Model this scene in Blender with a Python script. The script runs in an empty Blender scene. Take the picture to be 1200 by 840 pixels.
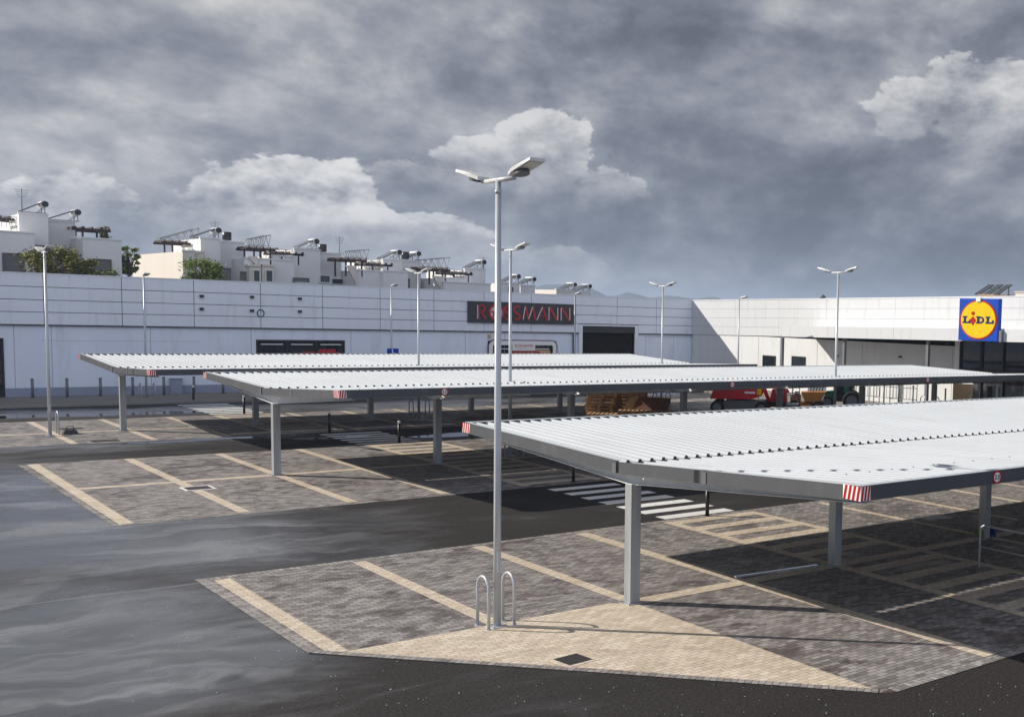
import bpy, bmesh, math, random
from mathutils import Vector, Matrix
random.seed(11)
sc = bpy.context.scene
COL = sc.collection
R = math.radians

# ------------------------------------------------------------------ camera model
F, CX, CY, H = 1304.31, 1012.23, 484.07, 5.15
YAW, PIT, ROL = R(44.97062144), R(4.82173036), R(1.75449886)
fw = Vector((math.cos(YAW) * math.cos(PIT), math.sin(YAW) * math.cos(PIT), -math.sin(PIT)))
r0 = Vector((math.sin(YAW), -math.cos(YAW), 0))
u0 = r0.cross(fw)
rt = math.cos(ROL) * r0 + math.sin(ROL) * u0
up = rt.cross(fw)

def ray(px, py):
    return fw + rt * ((px - CX) / F) - up * ((py - CY) / F)
def at(px, py, Y):            # point of the plane Y = const behind a photo pixel -> (X, z)
    d = ray(px, py); t = Y / d.y
    return d.x * t, H + d.z * t
def gnd(px, py, z=0.0):
    d = ray(px, py); t = (z - H) / d.z
    return d.x * t, d.y * t

cd = bpy.data.cameras.new('camera'); cam = bpy.data.objects.new('camera', cd); COL.objects.link(cam)
cd.sensor_fit = 'HORIZONTAL'; cd.sensor_width = 36; cd.lens = F / 1200 * 36
cd.shift_x = (600 - CX) / 1200; cd.shift_y = (CY - 420) / 1200
cd.clip_start = 0.1; cd.clip_end = 20000
m = Matrix((rt, up, -fw)).transposed().to_4x4(); m.translation = (0, 0, H)
cam.matrix_world = m
sc.camera = cam

# ------------------------------------------------------------------ node helpers
class NT:
    def __init__(s, tree): s.t = tree; s.n = tree.nodes; s.l = tree.links
    def add(s, typ, **kw):
        n = s.n.new(typ)
        for k, v in kw.items():
            if k == 'ins':
                for i, val in v.items():
                    if hasattr(val, 'is_linked') or isinstance(val, bpy.types.NodeSocket): s.l.new(val, n.inputs[i])
                    else: n.inputs[i].default_value = val
            else: setattr(n, k, v)
        return n
    def math(s, op, a, b=0.0, c=None, clamp=False):
        ins = {0: a, 1: b}
        if c is not None: ins[2] = c
        return s.add('ShaderNodeMath', operation=op, use_clamp=clamp, ins=ins).outputs[0]
    def vmath(s, op, a, b=(0, 0, 0)):
        return s.add('ShaderNodeVectorMath', operation=op, ins={0: a, 1: b})
    def noise(s, vec, scale, detail=4, rough=0.5, dist=0.0):
        return s.add('ShaderNodeTexNoise', ins={'Vector': vec, 'Scale': scale, 'Detail': detail, 'Roughness': rough, 'Distortion': dist}).outputs['Fac']
    def ramp(s, v, a, b, lo=0.0, hi=1.0, smooth=True):
        return s.add('ShaderNodeMapRange', interpolation_type='SMOOTHSTEP' if smooth else 'LINEAR', ins={'Value': v, 'From Min': a, 'From Max': b, 'To Min': lo, 'To Max': hi}).outputs[0]
    def mix(s, f, a, b, mode='MIX'):
        n = s.add('ShaderNodeMix', data_type='RGBA', blend_type=mode)
        for i, v in ((0, f), (6, a), (7, b)):
            if isinstance(v, bpy.types.NodeSocket): s.l.new(v, n.inputs[i])
            else: n.inputs[i].default_value = v if i == 0 else (tuple(v) + (1,))[:4]
        return n.outputs[2]
    def coords(s, kind='Object'): return s.add('ShaderNodeTexCoord').outputs[kind]
    def map(s, vec, loc=(0, 0, 0), rot=(0, 0, 0), scl=(1, 1, 1)):
        return s.add('ShaderNodeMapping', ins={'Vector': vec, 'Location': loc, 'Rotation': rot, 'Scale': scl}).outputs[0]

def newmat(name):
    m = bpy.data.materials.new(name); m.use_nodes = True
    t = NT(m.node_tree); b = m.node_tree.nodes['Principled BSDF']
    return m, t, b
def setp(t, b, **kw):
    for k, v in kw.items():
        i = b.inputs[k.replace('_', ' ')]
        if isinstance(v, bpy.types.NodeSocket): t.l.new(v, i)
        else: i.default_value = v
def mat(name, col, rough=0.5, metal=0.0, var=0.12, scale=1.5, streak=False, spec=0.5, bump=0.0):
    m, t, b = newmat(name)
    co = t.coords()
    v = t.map(co, scl=(1, 1, 0.12)) if streak else co
    n1 = t.noise(v, scale, 5, 0.6)
    n2 = t.noise(co, scale * 9, 3, 0.6)
    f = t.math('MULTIPLY_ADD', n1, 1.6, -0.3, clamp=True)
    f2 = t.math('MULTIPLY_ADD', n2, 0.35, f)
    dark = tuple(c * (1 - 1.6 * var) for c in col); lite = tuple(min(1, c * (1 + 0.5 * var)) for c in col)
    setp(t, b, Base_Color=t.mix(t.math('MULTIPLY', f2, 0.8, clamp=True), dark, lite), Roughness=t.math('MULTIPLY_ADD', n2, 0.2, rough - 0.1, clamp=True), Metallic=metal)
    b.inputs['Specular IOR Level'].default_value = spec
    if name in DIRTY:
        ds = t.noise(t.map(co, scl=DIRTY[name]), 1.0, 5, 0.65)
        dk = t.math('MULTIPLY', t.ramp(ds, .50, .72), .16)
        old = b.inputs['Base Color'].links[0].from_socket
        t.l.new(t.mix(dk, old, (.22, .21, .20)), b.inputs['Base Color'])
    if bump:
        bp = t.add('ShaderNodeBump', ins={'Strength': bump, 'Distance': 0.02, 'Height': n2}); t.l.new(bp.outputs[0], b.inputs['Normal'])
    return m

DIRTY = {'white roof sheet': (4.0, .25, 1), 'grey cladding panel': (2.5, 2.5, .35), 'painted wall': (1.6, 1.6, .25), 'white cladding': (2.5, 2.5, .3), 'cream wall': (2, 2, .3), 'dark grey fascia': (3, 3, 1)}
M = {}
M['cladding'] = mat('grey cladding panel', (0.76, 0.79, 0.85), 0.42, var=0.05, scale=0.4)
M['groove'] = mat('dark panel joint', (0.03, 0.03, 0.035), 0.7)
M['render'] = mat('painted wall', (0.76, 0.80, 0.90), 0.7, var=0.05, scale=0.35, streak=True)
M['seam'] = mat('wall seam', (0.36, 0.37, 0.43), 0.8)
M['plinth'] = mat('blue grey plinth', (0.30, 0.33, 0.43), 0.6, var=0.1)
M['white_panel'] = mat('white cladding', (0.62, 0.625, 0.63), 0.6, spec=0.25, var=0.035, scale=0.5)
M['seam_white'] = mat('joint in white cladding', (0.30, 0.30, 0.31), 0.8)
M['cream_wall'] = mat('cream wall', (0.68, 0.68, 0.67), 0.75, var=0.06, scale=0.5)
M['roof_white'] = mat('white roof sheet', (0.49, 0.515, 0.54), 0.75, var=0.08, scale=0.35, spec=0.15)
M['underside'] = mat('grey roof underside', (0.16, 0.165, 0.17), 0.7)  # underside colour darkened to cut bounce and deepen the shade below
M['fascia'] = mat('dark grey fascia', (0.066, 0.07, 0.078), 0.5, var=0.1, scale=1)
M['galv'] = mat('galvanised steel', (0.40, 0.415, 0.42), 0.42, metal=0.2, var=0.40, scale=3.5, streak=True)
M['galv_white'] = mat('pale galvanised steel', (0.82, 0.84, 0.84), 0.55, metal=0.0, var=0.14, scale=3.0)
M['steel_pole'] = mat('lamp pole steel', (0.50, 0.52, 0.54), 0.38, metal=0.2, var=0.12, scale=2.0)
M['lamp_body'] = mat('lamp housing', (0.62, 0.62, 0.62), 0.4, metal=0.1)
M['lamp_dark'] = mat('dark lamp housing', (0.12, 0.12, 0.125), 0.5)
M['lens'] = mat('lamp lens', (0.55, 0.54, 0.48), 0.15)
M['black'] = mat('black painted metal', (0.02, 0.02, 0.022), 0.4)
M['grey_metal'] = mat('grey painted metal', (0.16, 0.165, 0.18), 0.45)
M['white'] = mat('white paint', (0.80, 0.80, 0.78), 0.5, var=0.05)
M['red'] = mat('red paint', (0.52, 0.015, 0.02), 0.35, var=0.1)
M['sticker_red'] = mat('red reflective stripe', (0.46, 0.006, 0.006), 0.5, spec=0.2)
M['sign_black'] = mat('sign panel black', (0.028, 0.03, 0.036), 0.45, var=0.08)
M['sign_red'] = mat('sign letter red', (0.42, 0.012, 0.02), 0.4, var=0.05)
M['plum'] = mat('plum edging', (0.10, 0.02, 0.05), 0.4)
M['sign_pink'] = mat('sign letter edge', (0.72, 0.5, 0.52), 0.35, var=0.05)
M['blue'] = mat('sign blue', (0.002, 0.055, 0.40), 0.5, var=0.06, spec=0.2)
M['navy'] = mat('letter blue', (0.003, 0.012, 0.13), 0.5, var=0.03, spec=0.2)
M['yellow'] = mat('sign yellow', (0.74, 0.49, 0.0), 0.5, var=0.03, spec=0.2)
M['dark_glass'] = mat('dark glass', (0.018, 0.022, 0.028), 0.05, var=0.2, spec=0.8)
M['interior'] = mat('dark interior', (0.018, 0.017, 0.016), 0.95, spec=0.1)
M['house'] = mat('weathered white wall', (0.80, 0.79, 0.775), 0.85, var=0.13, scale=0.35, streak=True)
M['house_cream'] = mat('cream plaster wall', (0.72, 0.665, 0.60), 0.85, var=0.07, scale=0.35, streak=True)
M['pergola'] = mat('dark pergola timber', (0.05, 0.03, 0.03), 0.7)
M['house_glass'] = mat('house window glass', (0.04, 0.055, 0.06), 0.12)
M['shutter'] = mat('grey shutter', (0.18, 0.17, 0.165), 0.7)
M['collector'] = mat('solar collector glass', (0.07, 0.08, 0.09), 0.15)
M['wood'] = mat('pale pallet wood', (0.52, 0.34, 0.20), 0.8, var=0.25, scale=4)
M['ply'] = mat('brown sheet', (0.27, 0.13, 0.08), 0.7, var=0.2)
M['crate'] = mat('pale crate board', (0.60, 0.40, 0.22), 0.7, var=0.15)
M['orange'] = mat('orange machine paint', (0.50, 0.19, 0.03), 0.5, var=0.3, scale=4)
M['tyre'] = mat('tyre rubber', (0.018, 0.018, 0.018), 0.8)
M['green'] = mat('green machine paint', (0.01, 0.11, 0.06), 0.4)
M['concrete'] = mat('pavement slabs', (0.215, 0.195, 0.17), 0.75, var=0.2, scale=0.7, bump=0.2)
M['kerb'] = mat('kerb stone', (0.30, 0.29, 0.27), 0.75, var=0.15)
M['bark'] = mat('bark', (0.10, 0.07, 0.05), 0.9)
M['roof_felt'] = mat('grey roof felt', (0.20, 0.20, 0.21), 0.8)
M['blue_plastic'] = mat('blue plastic', (0.012, 0.03, 0.13), 0.4)
M['iron'] = mat('cast iron', (0.05, 0.045, 0.045), 0.6, metal=0.3, var=0.3, scale=8)

# wet asphalt ---------------------------------------------------------------
def blob(t, co, x, y, rx, ry, rot=0.0):
    v = t.map(t.vmath('SUBTRACT', co, (x, y, 0)).outputs[0], rot=(0, 0, -rot), scl=(1, 1, 0))
    v = t.vmath('MULTIPLY', v, (1 / rx, 1 / ry, 0)).outputs[0]
    d = t.vmath('LENGTH', v).outputs['Value']
    return t.ramp(d, 1.0, 0.0)
def asphalt():
    m, t, b = newmat('wet asphalt')
    co = t.coords()
    big = t.noise(t.map(co, scl=(0.55, 1, 1)), 0.16, 5, 0.55, 0.6)
    med = t.noise(t.map(co, rot=(0, 0, 0.5), scl=(0.5, 1.2, 1)), 0.9, 6, 0.6, 0.8)
    fine = t.noise(co, 60, 3, 0.7)
    grit = t.ramp(t.noise(co, 22, 4, 0.75), .3, .75)
    # damp areas: real gloss, plus sky sheen painted into the colour
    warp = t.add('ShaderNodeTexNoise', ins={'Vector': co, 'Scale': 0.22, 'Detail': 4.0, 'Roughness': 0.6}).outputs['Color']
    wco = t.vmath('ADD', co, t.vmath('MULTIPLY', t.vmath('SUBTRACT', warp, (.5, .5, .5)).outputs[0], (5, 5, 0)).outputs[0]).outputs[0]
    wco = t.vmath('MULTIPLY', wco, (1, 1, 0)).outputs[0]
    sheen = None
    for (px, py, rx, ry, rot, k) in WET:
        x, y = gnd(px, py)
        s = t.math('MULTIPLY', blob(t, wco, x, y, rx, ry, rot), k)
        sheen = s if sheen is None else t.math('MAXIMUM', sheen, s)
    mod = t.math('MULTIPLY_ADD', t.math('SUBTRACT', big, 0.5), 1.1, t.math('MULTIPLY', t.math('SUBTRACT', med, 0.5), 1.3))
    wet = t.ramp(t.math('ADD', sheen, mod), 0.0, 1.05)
    # standing puddles
    pud = None
    for (px, py, rx, ry, rot) in PUD:
        x, y = gnd(px, py)
        s = blob(t, co, x, y, rx, ry, rot)
        pud = s if pud is None else t.math('MAXIMUM', pud, s)
    pud = t.ramp(t.math('ADD', pud, t.math('MULTIPLY', t.math('SUBTRACT', med, 0.5), 1.6)), 0.30, 0.42)
    stain = t.ramp(t.noise(t.map(co, scl=(0.25, 1.3, 1)), 0.5, 5, 0.6, 1.0), 0.50, 0.66)
    dry = t.mix(t.math('MULTIPLY', grit, 0.9, clamp=True), (0.018, 0.016, 0.0155), (0.064, 0.057, 0.054))
    dry = t.mix(t.math('MULTIPLY', stain, 0.55), dry, (0.024, 0.021, 0.020))
    sheen_streaks = t.ramp(t.noise(t.map(wco, rot=(0, 0, .35), scl=(.35, 1.0, 1)), .55, 6, .62, .8), .40, .66)
    wet_sky_col = t.mix(sheen_streaks, (0.058, 0.060, 0.066), (0.235, 0.240, 0.255))  # pale wet tone paints the reflected sky into the base colour
    col = t.mix(t.math('MULTIPLY', wet, 0.8), dry, wet_sky_col)
    sep = t.add('ShaderNodeSeparateXYZ', ins={0: co})
    wob = t.math('MULTIPLY', t.math('SUBTRACT', med, .5), .5)
    jd = t.math('ABSOLUTE', t.math('ADD', t.math('SUBTRACT', sep.outputs[1], JY), wob))
    joint = t.math('MULTIPLY', t.ramp(jd, .07, .02), t.math('LESS_THAN', sep.outputs[0], 5.6))
    jd2 = t.math('ABSOLUTE', t.math('ADD', t.math('SUBTRACT', sep.outputs[1], 28.7), wob))
    joint2 = t.ramp(jd2, .05, .015)
    col = t.mix(t.math('MULTIPLY', joint, .6), col, (0.20, 0.205, 0.215))
    col = t.mix(t.math('MULTIPLY', joint2, .5), col, (0.02, 0.019, 0.018))
    # dark tyre arcs
    ty = t.vmath('LENGTH', t.vmath('SUBTRACT', wco, (-9.0, 13.0, 0)).outputs[0]).outputs['Value']
    arcs = t.math('MULTIPLY', t.ramp(t.math('ABSOLUTE', t.math('SUBTRACT', t.math('MODULO', ty, 2.6), 1.3)), .35, .0), t.ramp(big, .45, .6))
    col = t.mix(t.math('MULTIPLY', arcs, .45), col, (0.045, 0.043, 0.044))
    col = t.mix(pud, col, (0.016, 0.016, 0.018))
    # pale grit and dust specks on the surface
    vor = t.add('ShaderNodeTexVoronoi', ins={'Vector': co, 'Scale': 5.0, 'Randomness': 1.0})
    sp = t.math('MULTIPLY', t.ramp(vor.outputs['Distance'], 0.06, 0.03), t.ramp(t.noise(co, 1.3, 2), 0.55, 0.62))
    col = t.mix(sp, col, (0.35, 0.33, 0.31))
    rough = t.math('MULTIPLY_ADD', wet, -0.52, 0.74)
    rough = t.math('MULTIPLY_ADD', t.math('SUBTRACT', med, 0.5), 0.35, rough)
    rough = t.math('MULTIPLY_ADD', stain, -0.12, rough)
    rough = t.math('MULTIPLY_ADD', t.math('MULTIPLY', sheen_streaks, wet), 0.16, t.math('SUBTRACT', rough, .06))
    rough = t.mix(pud, rough, (0.035, 0.035, 0.035))
    h = t.math('MULTIPLY', t.math('MULTIPLY_ADD', grit, 0.5, fine), t.math('MULTIPLY_ADD', wet, -0.75, 1.0))
    h = t.math('MULTIPLY', h, t.math('SUBTRACT', 1.0, pud))
    bp = t.add('ShaderNodeBump', ins={'Strength': 0.35, 'Distance': 0.01, 'Height': h})
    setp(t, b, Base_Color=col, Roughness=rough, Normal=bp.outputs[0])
    b.inputs['IOR'].default_value = 1.6
    t.l.new(t.math('MULTIPLY_ADD', wet, 0.85, 0.10), b.inputs['Specular IOR Level'])
    return m
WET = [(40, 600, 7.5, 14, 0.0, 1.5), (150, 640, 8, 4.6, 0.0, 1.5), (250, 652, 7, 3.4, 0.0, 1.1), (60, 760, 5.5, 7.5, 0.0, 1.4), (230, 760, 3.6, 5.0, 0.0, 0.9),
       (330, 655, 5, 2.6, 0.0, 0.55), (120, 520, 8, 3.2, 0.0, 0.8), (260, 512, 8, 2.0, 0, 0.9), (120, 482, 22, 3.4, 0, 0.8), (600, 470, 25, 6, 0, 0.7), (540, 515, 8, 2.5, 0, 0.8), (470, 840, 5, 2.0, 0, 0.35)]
PUD = [(175, 484, 6, 1.1, 0), (30, 488, 5, 1.0, 0), (300, 470, 6, 1.0, 0), (290, 512, 3.2, 0.7, 0.0), (390, 512, 2.5, 0.8, 0), (545, 509, 4.0, 1.2, 0), (200, 517, 3.0, 0.5, 0.0),
       (590, 462, 9, 1.6, 0), (760, 462, 6, 1.2, 0), (430, 468, 6, 1, 0)]
JY = 22.6
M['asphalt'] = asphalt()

def pavers(name, c1, c2, mortar, rot=0.0, wetk=1.0, bw=0.2, rh=0.1, bias=0.0):
    m, t, b = newmat(name)
    co = t.coords()
    v = t.map(co, rot=(0, 0, rot))
    br = t.add('ShaderNodeTexBrick', offset=0.5, ins={'Vector': v, 'Color1': c1 + (1,), 'Color2': c2 + (1,), 'Mortar': mortar + (1,), 'Scale': 1.0, 'Mortar Size': 0.006, 'Mortar Smooth': 0.3, 'Bias': bias, 'Brick Width': bw, 'Row Height': rh})
    big = t.noise(co, 0.33, 5, 0.6, 0.4)
    med = t.noise(co, 1.7, 5, 0.65)
    fine = t.noise(co, 25, 3, 0.6)
    wet = t.ramp(t.math('MULTIPLY_ADD', t.math('SUBTRACT', med, 0.5), 1.3, big), 0.50, 0.72)
    wet = t.math('MULTIPLY', wet, wetk)
    col = t.mix(wet, br.outputs['Color'], (0.60, 0.55, 0.54), 'MULTIPLY')
    streak = t.noise(t.map(co, rot=(0, 0, rot), scl=(4.0, 6.0, 1)), 1.0, 3, 0.7)
    g = t.math('MULTIPLY_ADD', fine, 0.4, t.math('MULTIPLY_ADD', streak, 0.7, 0.48))
    gc = t.add('ShaderNodeCombineColor', ins={0: g, 1: g, 2: g}).outputs[0]
    col = t.mix(1.0, col, gc, 'MULTIPLY')
    rough = t.math('MULTIPLY_ADD', wet, -0.38, 0.72)
    h = t.math('MULTIPLY_ADD', br.outputs['Fac'], -1.0, t.math('MULTIPLY', fine, 0.25))
    bp = t.add('ShaderNodeBump', ins={'Strength': 0.55, 'Distance': 0.008, 'Height': h})
    setp(t, b, Base_Color=col, Roughness=rough, Normal=bp.outputs[0])
    b.inputs['Specular IOR Level'].default_value = 0.4
    return m
M['pave_grey'] = pavers('grey brown paving bricks', (0.155, 0.138, 0.130), (0.345, 0.315, 0.300), (0.055, 0.048, 0.045))
M['pave_edge'] = pavers('edge course paving bricks', (0.20, 0.18, 0.17), (0.36, 0.33, 0.31), (0.07, 0.06, 0.055), rot=math.pi / 2, wetk=0.5)
M['pave_cream'] = pavers('cream paving bricks', (0.52, 0.43, 0.325), (0.66, 0.57, 0.45), (0.30, 0.24, 0.18), wetk=0.25)
M['pave_edge_diag'] = pavers('diagonal edge course bricks', (0.20, 0.18, 0.17), (0.36, 0.33, 0.31), (0.07, 0.06, 0.055), rot=math.pi / 2 + 0.9, wetk=0.4)
def roadpaint():
    m, t, b = newmat('worn white road paint')
    co = t.coords()
    n = t.noise(co, 9, 5, 0.7); n2 = t.noise(co, 1.2, 4, 0.6)
    f = t.ramp(t.math('MULTIPLY_ADD', n2, 0.5, n), 0.52, 0.70)
    setp(t, b, Base_Color=t.mix(f, (0.50, 0.49, 0.47), (0.78, 0.77, 0.74)), Roughness=0.55)
    return m
M['road_paint'] = roadpaint()
def leafmat(name, c1, c2):
    m, t, b = newmat(name)
    g = t.add('ShaderNodeNewGeometry')
    n = t.noise(t.coords(), 1.5, 3)
    f = t.math('MULTIPLY_ADD', g.outputs['Random Per Island'], 0.7, t.math('MULTIPLY', n, 0.4), clamp=True)
    setp(t, b, Base_Color=t.mix(f, c1, c2), Roughness=0.6)
    return m
M['leaf'] = leafmat('green leaves', (0.04, 0.09, 0.015), (0.34, 0.42, 0.08))
M['leaf_rust'] = leafmat('green and rust leaves', (0.05, 0.085, 0.015), (0.38, 0.34, 0.08))
def hillmat():
    m, t, b = newmat('distant scrub hillside')
    n = t.noise(t.coords(), 0.01, 6, 0.6)
    setp(t, b, Base_Color=t.mix(n, (0.045, 0.06, 0.05), (0.11, 0.11, 0.09)), Roughness=0.95)
    b.inputs['Specular IOR Level'].default_value = 0.1
    return m
M['hill'] = hillmat()

# ------------------------------------------------------------------ mesh helpers
def tag(o, label=None, cat=None, group=None, kind=None):
    if label: o['label'] = label
    if cat: o['category'] = cat
    if group: o['group'] = group
    if kind: o['kind'] = kind
    return o
def thing(name, loc, label, cat, group=None, rotz=0.0):
    o = bpy.data.objects.new(name, None); COL.objects.link(o)
    o.empty_display_size = 0.3; o.location = loc; o.rotation_euler = (0, 0, rotz)
    return tag(o, label, cat, group)
def rootloc(p):
    v = Vector((0, 0, 0))
    while p is not None: v += p.location; p = p.parent
    return v
class MB:
    def __init__(s): s.v = []; s.f = []; s.sm = []
    def poly(s, pts, smooth=False):
        i = len(s.v); s.v += [Vector(p) for p in pts]; s.f.append(list(range(i, i + len(pts)))); s.sm.append(smooth)
    def box(s, x0, x1, y0, y1, z0, z1):
        i = len(s.v)
        for z in (z0, z1):
            for x, y in ((x0, y0), (x1, y0), (x1, y1), (x0, y1)): s.v.append(Vector((x, y, z)))
        for q in ((3, 2, 1, 0), (4, 5, 6, 7), (0, 1, 5, 4), (1, 2, 6, 5), (2, 3, 7, 6), (3, 0, 4, 7)):
            s.f.append([i + k for k in q]); s.sm.append(False)
        return s
    def hexa(s, p):     # eight points, bottom four then top four
        i = len(s.v); s.v += [Vector(q) for q in p]
        for q in ((3, 2, 1, 0), (4, 5, 6, 7), (0, 1, 5, 4), (1, 2, 6, 5), (2, 3, 7, 6), (3, 0, 4, 7)):
            s.f.append([i + k for k in q]); s.sm.append(False)
        return s
    def prism(s, pts, vec, smooth=False):
        pts = [Vector(p) for p in pts]; vec = Vector(vec); n = len(pts); i = len(s.v)
        s.v += pts + [p + vec for p in pts]
        s.f.append(list(range(i, i + n))[::-1]); s.sm.append(False)
        s.f.append(list(range(i + n, i + 2 * n))); s.sm.append(False)
        for k in range(n):
            s.f.append([i + k, i + (k + 1) % n, i + n + (k + 1) % n, i + n + k]); s.sm.append(smooth)
        return s
    def tube(s, pts, r, n=8, cap=True):
        pts = [Vector(p) for p in pts]
        rs = r if isinstance(r, (list, tuple)) else [r] * len(pts)
        i0 = len(s.v); a = None
        for k, p in enumerate(pts):
            d = (pts[min(k + 1, len(pts) - 1)] - pts[max(k - 1, 0)]).normalized()
            if a is None:
                a = d.orthogonal().normalized()
            a = (a - d * a.dot(d)).normalized(); b = d.cross(a)
            for j in range(n):
                t = 2 * math.pi * j / n
                s.v.append(p + (a * math.cos(t) + b * math.sin(t)) * rs[k])
        for k in range(len(pts) - 1):
            for j in range(n):
                q = i0 + k * n
                s.f.append([q + j, q + (j + 1) % n, q + n + (j + 1) % n, q + n + j]); s.sm.append(True)
        if cap:
            s.f.append([i0 + j for j in range(n)][::-1]); s.sm.append(False)
            e = i0 + (len(pts) - 1) * n
            s.f.append([e + j for j in range(n)]); s.sm.append(False)
        return s
    def bar(s, a, b, w, h=None):  # square bar between two points
        a = Vector(a); b = Vector(b); h = h or w; d = (b - a).normalized()
        sd = d.cross(Vector((0, 0, 1)))
        if sd.length < 1e-3: sd = Vector((1, 0, 0))
        sd.normalize(); u = sd.cross(d).normalized()
        P = []
        for c in (a, b):
            for x, y in ((-1, -1), (1, -1), (1, 1), (-1, 1)): P.append(c + sd * (w / 2 * x) + u * (h / 2 * y))
        return s.hexa(P)
    def build(s, name, mat, parent=None, mats=None):
        me = bpy.data.meshes.new(name)
        o = rootloc(parent) if parent else Vector((0, 0, 0))
        me.from_pydata([tuple(p - o) for p in s.v], [], s.f)
        for p, q in zip(me.polygons, s.sm): p.use_smooth = q
        bm = bmesh.new(); bm.from_mesh(me); bmesh.ops.recalc_face_normals(bm, faces=bm.faces); bm.to_mesh(me); bm.free()
        me.materials.append(mat if not isinstance(mat, str) else M[mat])
        ob = bpy.data.objects.new(name, me); COL.objects.link(ob)
        if parent: ob.parent = parent
        return ob
def B(*a): return MB().box(*a)
def struct(o): o['kind'] = 'structure'; return o
def kids(o): return [c for c in list(bpy.data.objects) if c.parent == o]
def copy_tree(o, parent=None):
    c = o.copy(); COL.objects.link(c); c.parent = parent
    for ch in kids(o): copy_tree(ch, c)
    return c
def arc(c, a, b, r, t0, t1, n=8):
    c = Vector(c); a = Vector(a); b = Vector(b)
    return [c + a * (r * math.cos(t0 + (t1 - t0) * k / n)) + b * (r * math.sin(t0 + (t1 - t0) * k / n)) for k in range(n + 1)]

# ------------------------------------------------------------------ ground
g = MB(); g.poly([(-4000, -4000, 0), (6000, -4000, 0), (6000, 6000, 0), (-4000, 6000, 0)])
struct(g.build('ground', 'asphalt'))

def sheet(name, polys, z, mat, gap=0.004, **kw):
    mb = MB()
    for p in polys: mb.poly([(x, y, z) for x, y in p])
    o = mb.build(name, mat); 
    # faces must look up
    for pl in o.data.polygons:
        if pl.normal.z < 0: pl.flip()
    return struct(o)
def rect(x0, x1, y0, y1): return [(x0, y0), (x1, y0), (x1, y1), (x0, y1)]

XR = 48.0
# island one (front)
K = [(5.60, 22.85), (5.63, 17.05), (5.90, 16.70), (8.38, 13.60), (10.86, 10.40), (11.10, 10.27)]
sheet('parking_paving', [K + [(XR, 10.27), (XR, 22.85)]], 0.004, 'pave_grey')
mid = 16.6
tri = [(6.05, 16.74), (8.5, 13.72), (10.93, 10.52), (10.93, mid - .12), (10.6, mid + .18), (6.1, mid + .18)]
strips = [rect(5.85, 6.12, 16.79, 22.62)]
strips += [rect(x - .13, x + .13, mid + .18, 22.62) for x in (8.45, 10.95)]
strips += [rect(13.32, 13.62, 10.5, 22.62)]
strips += [rect(10.93, 13.32, mid - .18, mid + .18), rect(13.62, XR, mid - .18, mid + .18)]
def ladder(xa, xb, ya, yb, step=0.93, first=0.0, skip=None):
    out = []
    for x in (xa, xb): out += [rect(x - .13, x + .13, ya, yb)] if not skip else [rect(x - .13, x + .13, ya, skip[0]), rect(x - .13, x + .13, skip[1], yb)]
    y = yb - first
    while y - .42 > ya:
        if not (skip and y > skip[0] and y - .42 < skip[1]): out.append(rect(xa + .13, xb - .13, y - .42, y))
        y -= step
    return out
strips += ladder(15.86, 18.48, 10.5, 22.62, skip=(mid - .18, mid + .18))
x = 21.0
while x < XR: 
    strips += [rect(x - .12, x + .12, 10.5, mid - .18), rect(x - .12, x + .12, mid + .18, 22.62)]; x += 2.48
sheet('cream_paving', [tri] + strips, 0.008, 'pave_cream')
def off(p, q, w):   # strip of width w inside segment
    d = Vector((q[0] - p[0], q[1] - p[1])).normalized(); n = Vector((-d.y, d.x))
    return [p, q, (q[0] + n.x * w, q[1] + n.y * w), (p[0] + n.x * w, p[1] + n.y * w)]
sheet('paving_edge_course', [rect(5.8, XR, 22.66, 22.85), rect(11.1, XR, 10.27, 10.46)], 0.008, pavers('far edge bricks', (0.20, 0.18, 0.17), (0.40, 0.37, 0.35), (0.05, 0.045, 0.04), rot=math.pi / 2, wetk=0.3))
sheet('paving_edge_course', [[(5.60, 22.85), (5.63, 17.05), (5.80, 17.05), (5.80, 22.85)]], 0.008, pavers('side edge bricks', (0.20, 0.18, 0.17), (0.36, 0.33, 0.31), (0.07, 0.06, 0.055), rot=0, wetk=0.3))
sheet('paving_edge_course', [off(K[1], K[2], .15), off(K[2], K[3], .15), off(K[3], K[4], .15)], 0.0125, 'pave_edge_diag')
# island two
sheet('parking_paving', [[(5.52, 41.5), (5.6, 29.33), (XR, 29.33), (XR, 41.5)]], 0.004, 'pave_grey')
mid2 = 35.5
s = [rect(5.74, 6.02, 29.45, 41.4)] + [rect(x - .13, x + .13, 29.6, 41.4) for x in (8.35, 10.92, 13.42)]
s += [rect(a, b, mid2 - .17, mid2 + .17) for a, b in ((6.02, 8.22), (8.48, 10.79), (11.05, 13.29), (13.55, XR))]
s += ladder(15.86, 18.3, 29.6, 41.4, skip=(mid2 - .17, mid2 + .17))
x = 20.9
while x < XR: s += [rect(x - .12, x + .12, 29.6, mid2 - .17), rect(x - .12, x + .12, mid2 + .17, 41.4)]; x += 2.48
sheet('cream_paving', s, 0.008, 'pave_cream')
# island three
sheet('parking_paving', [[(-20, 46.3), (XR, 46.3), (XR, 55.4), (-20, 55.4)]], 0.004, 'pave_grey')
mid3 = 50.35
s = []
x = 7.8 - 2.42 * 6
while x < XR:
    if not 13.5 < x < 17.2: s += [rect(x - .12, x + .12, 46.45, mid3 - .12), rect(x - .12, x + .12, mid3 + .12, 55.25)]
    x += 2.42
s += [rect(-18, 14.4, mid3 - .12, mid3 + .12), rect(16.9, XR, mid3 - .12, mid3 + .12)] + ladder(14.5, 16.8, 46.45, 55.3, skip=(mid3 - .12, mid3 + .12))
sheet('cream_paving', s, 0.008, 'pave_cream')
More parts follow.
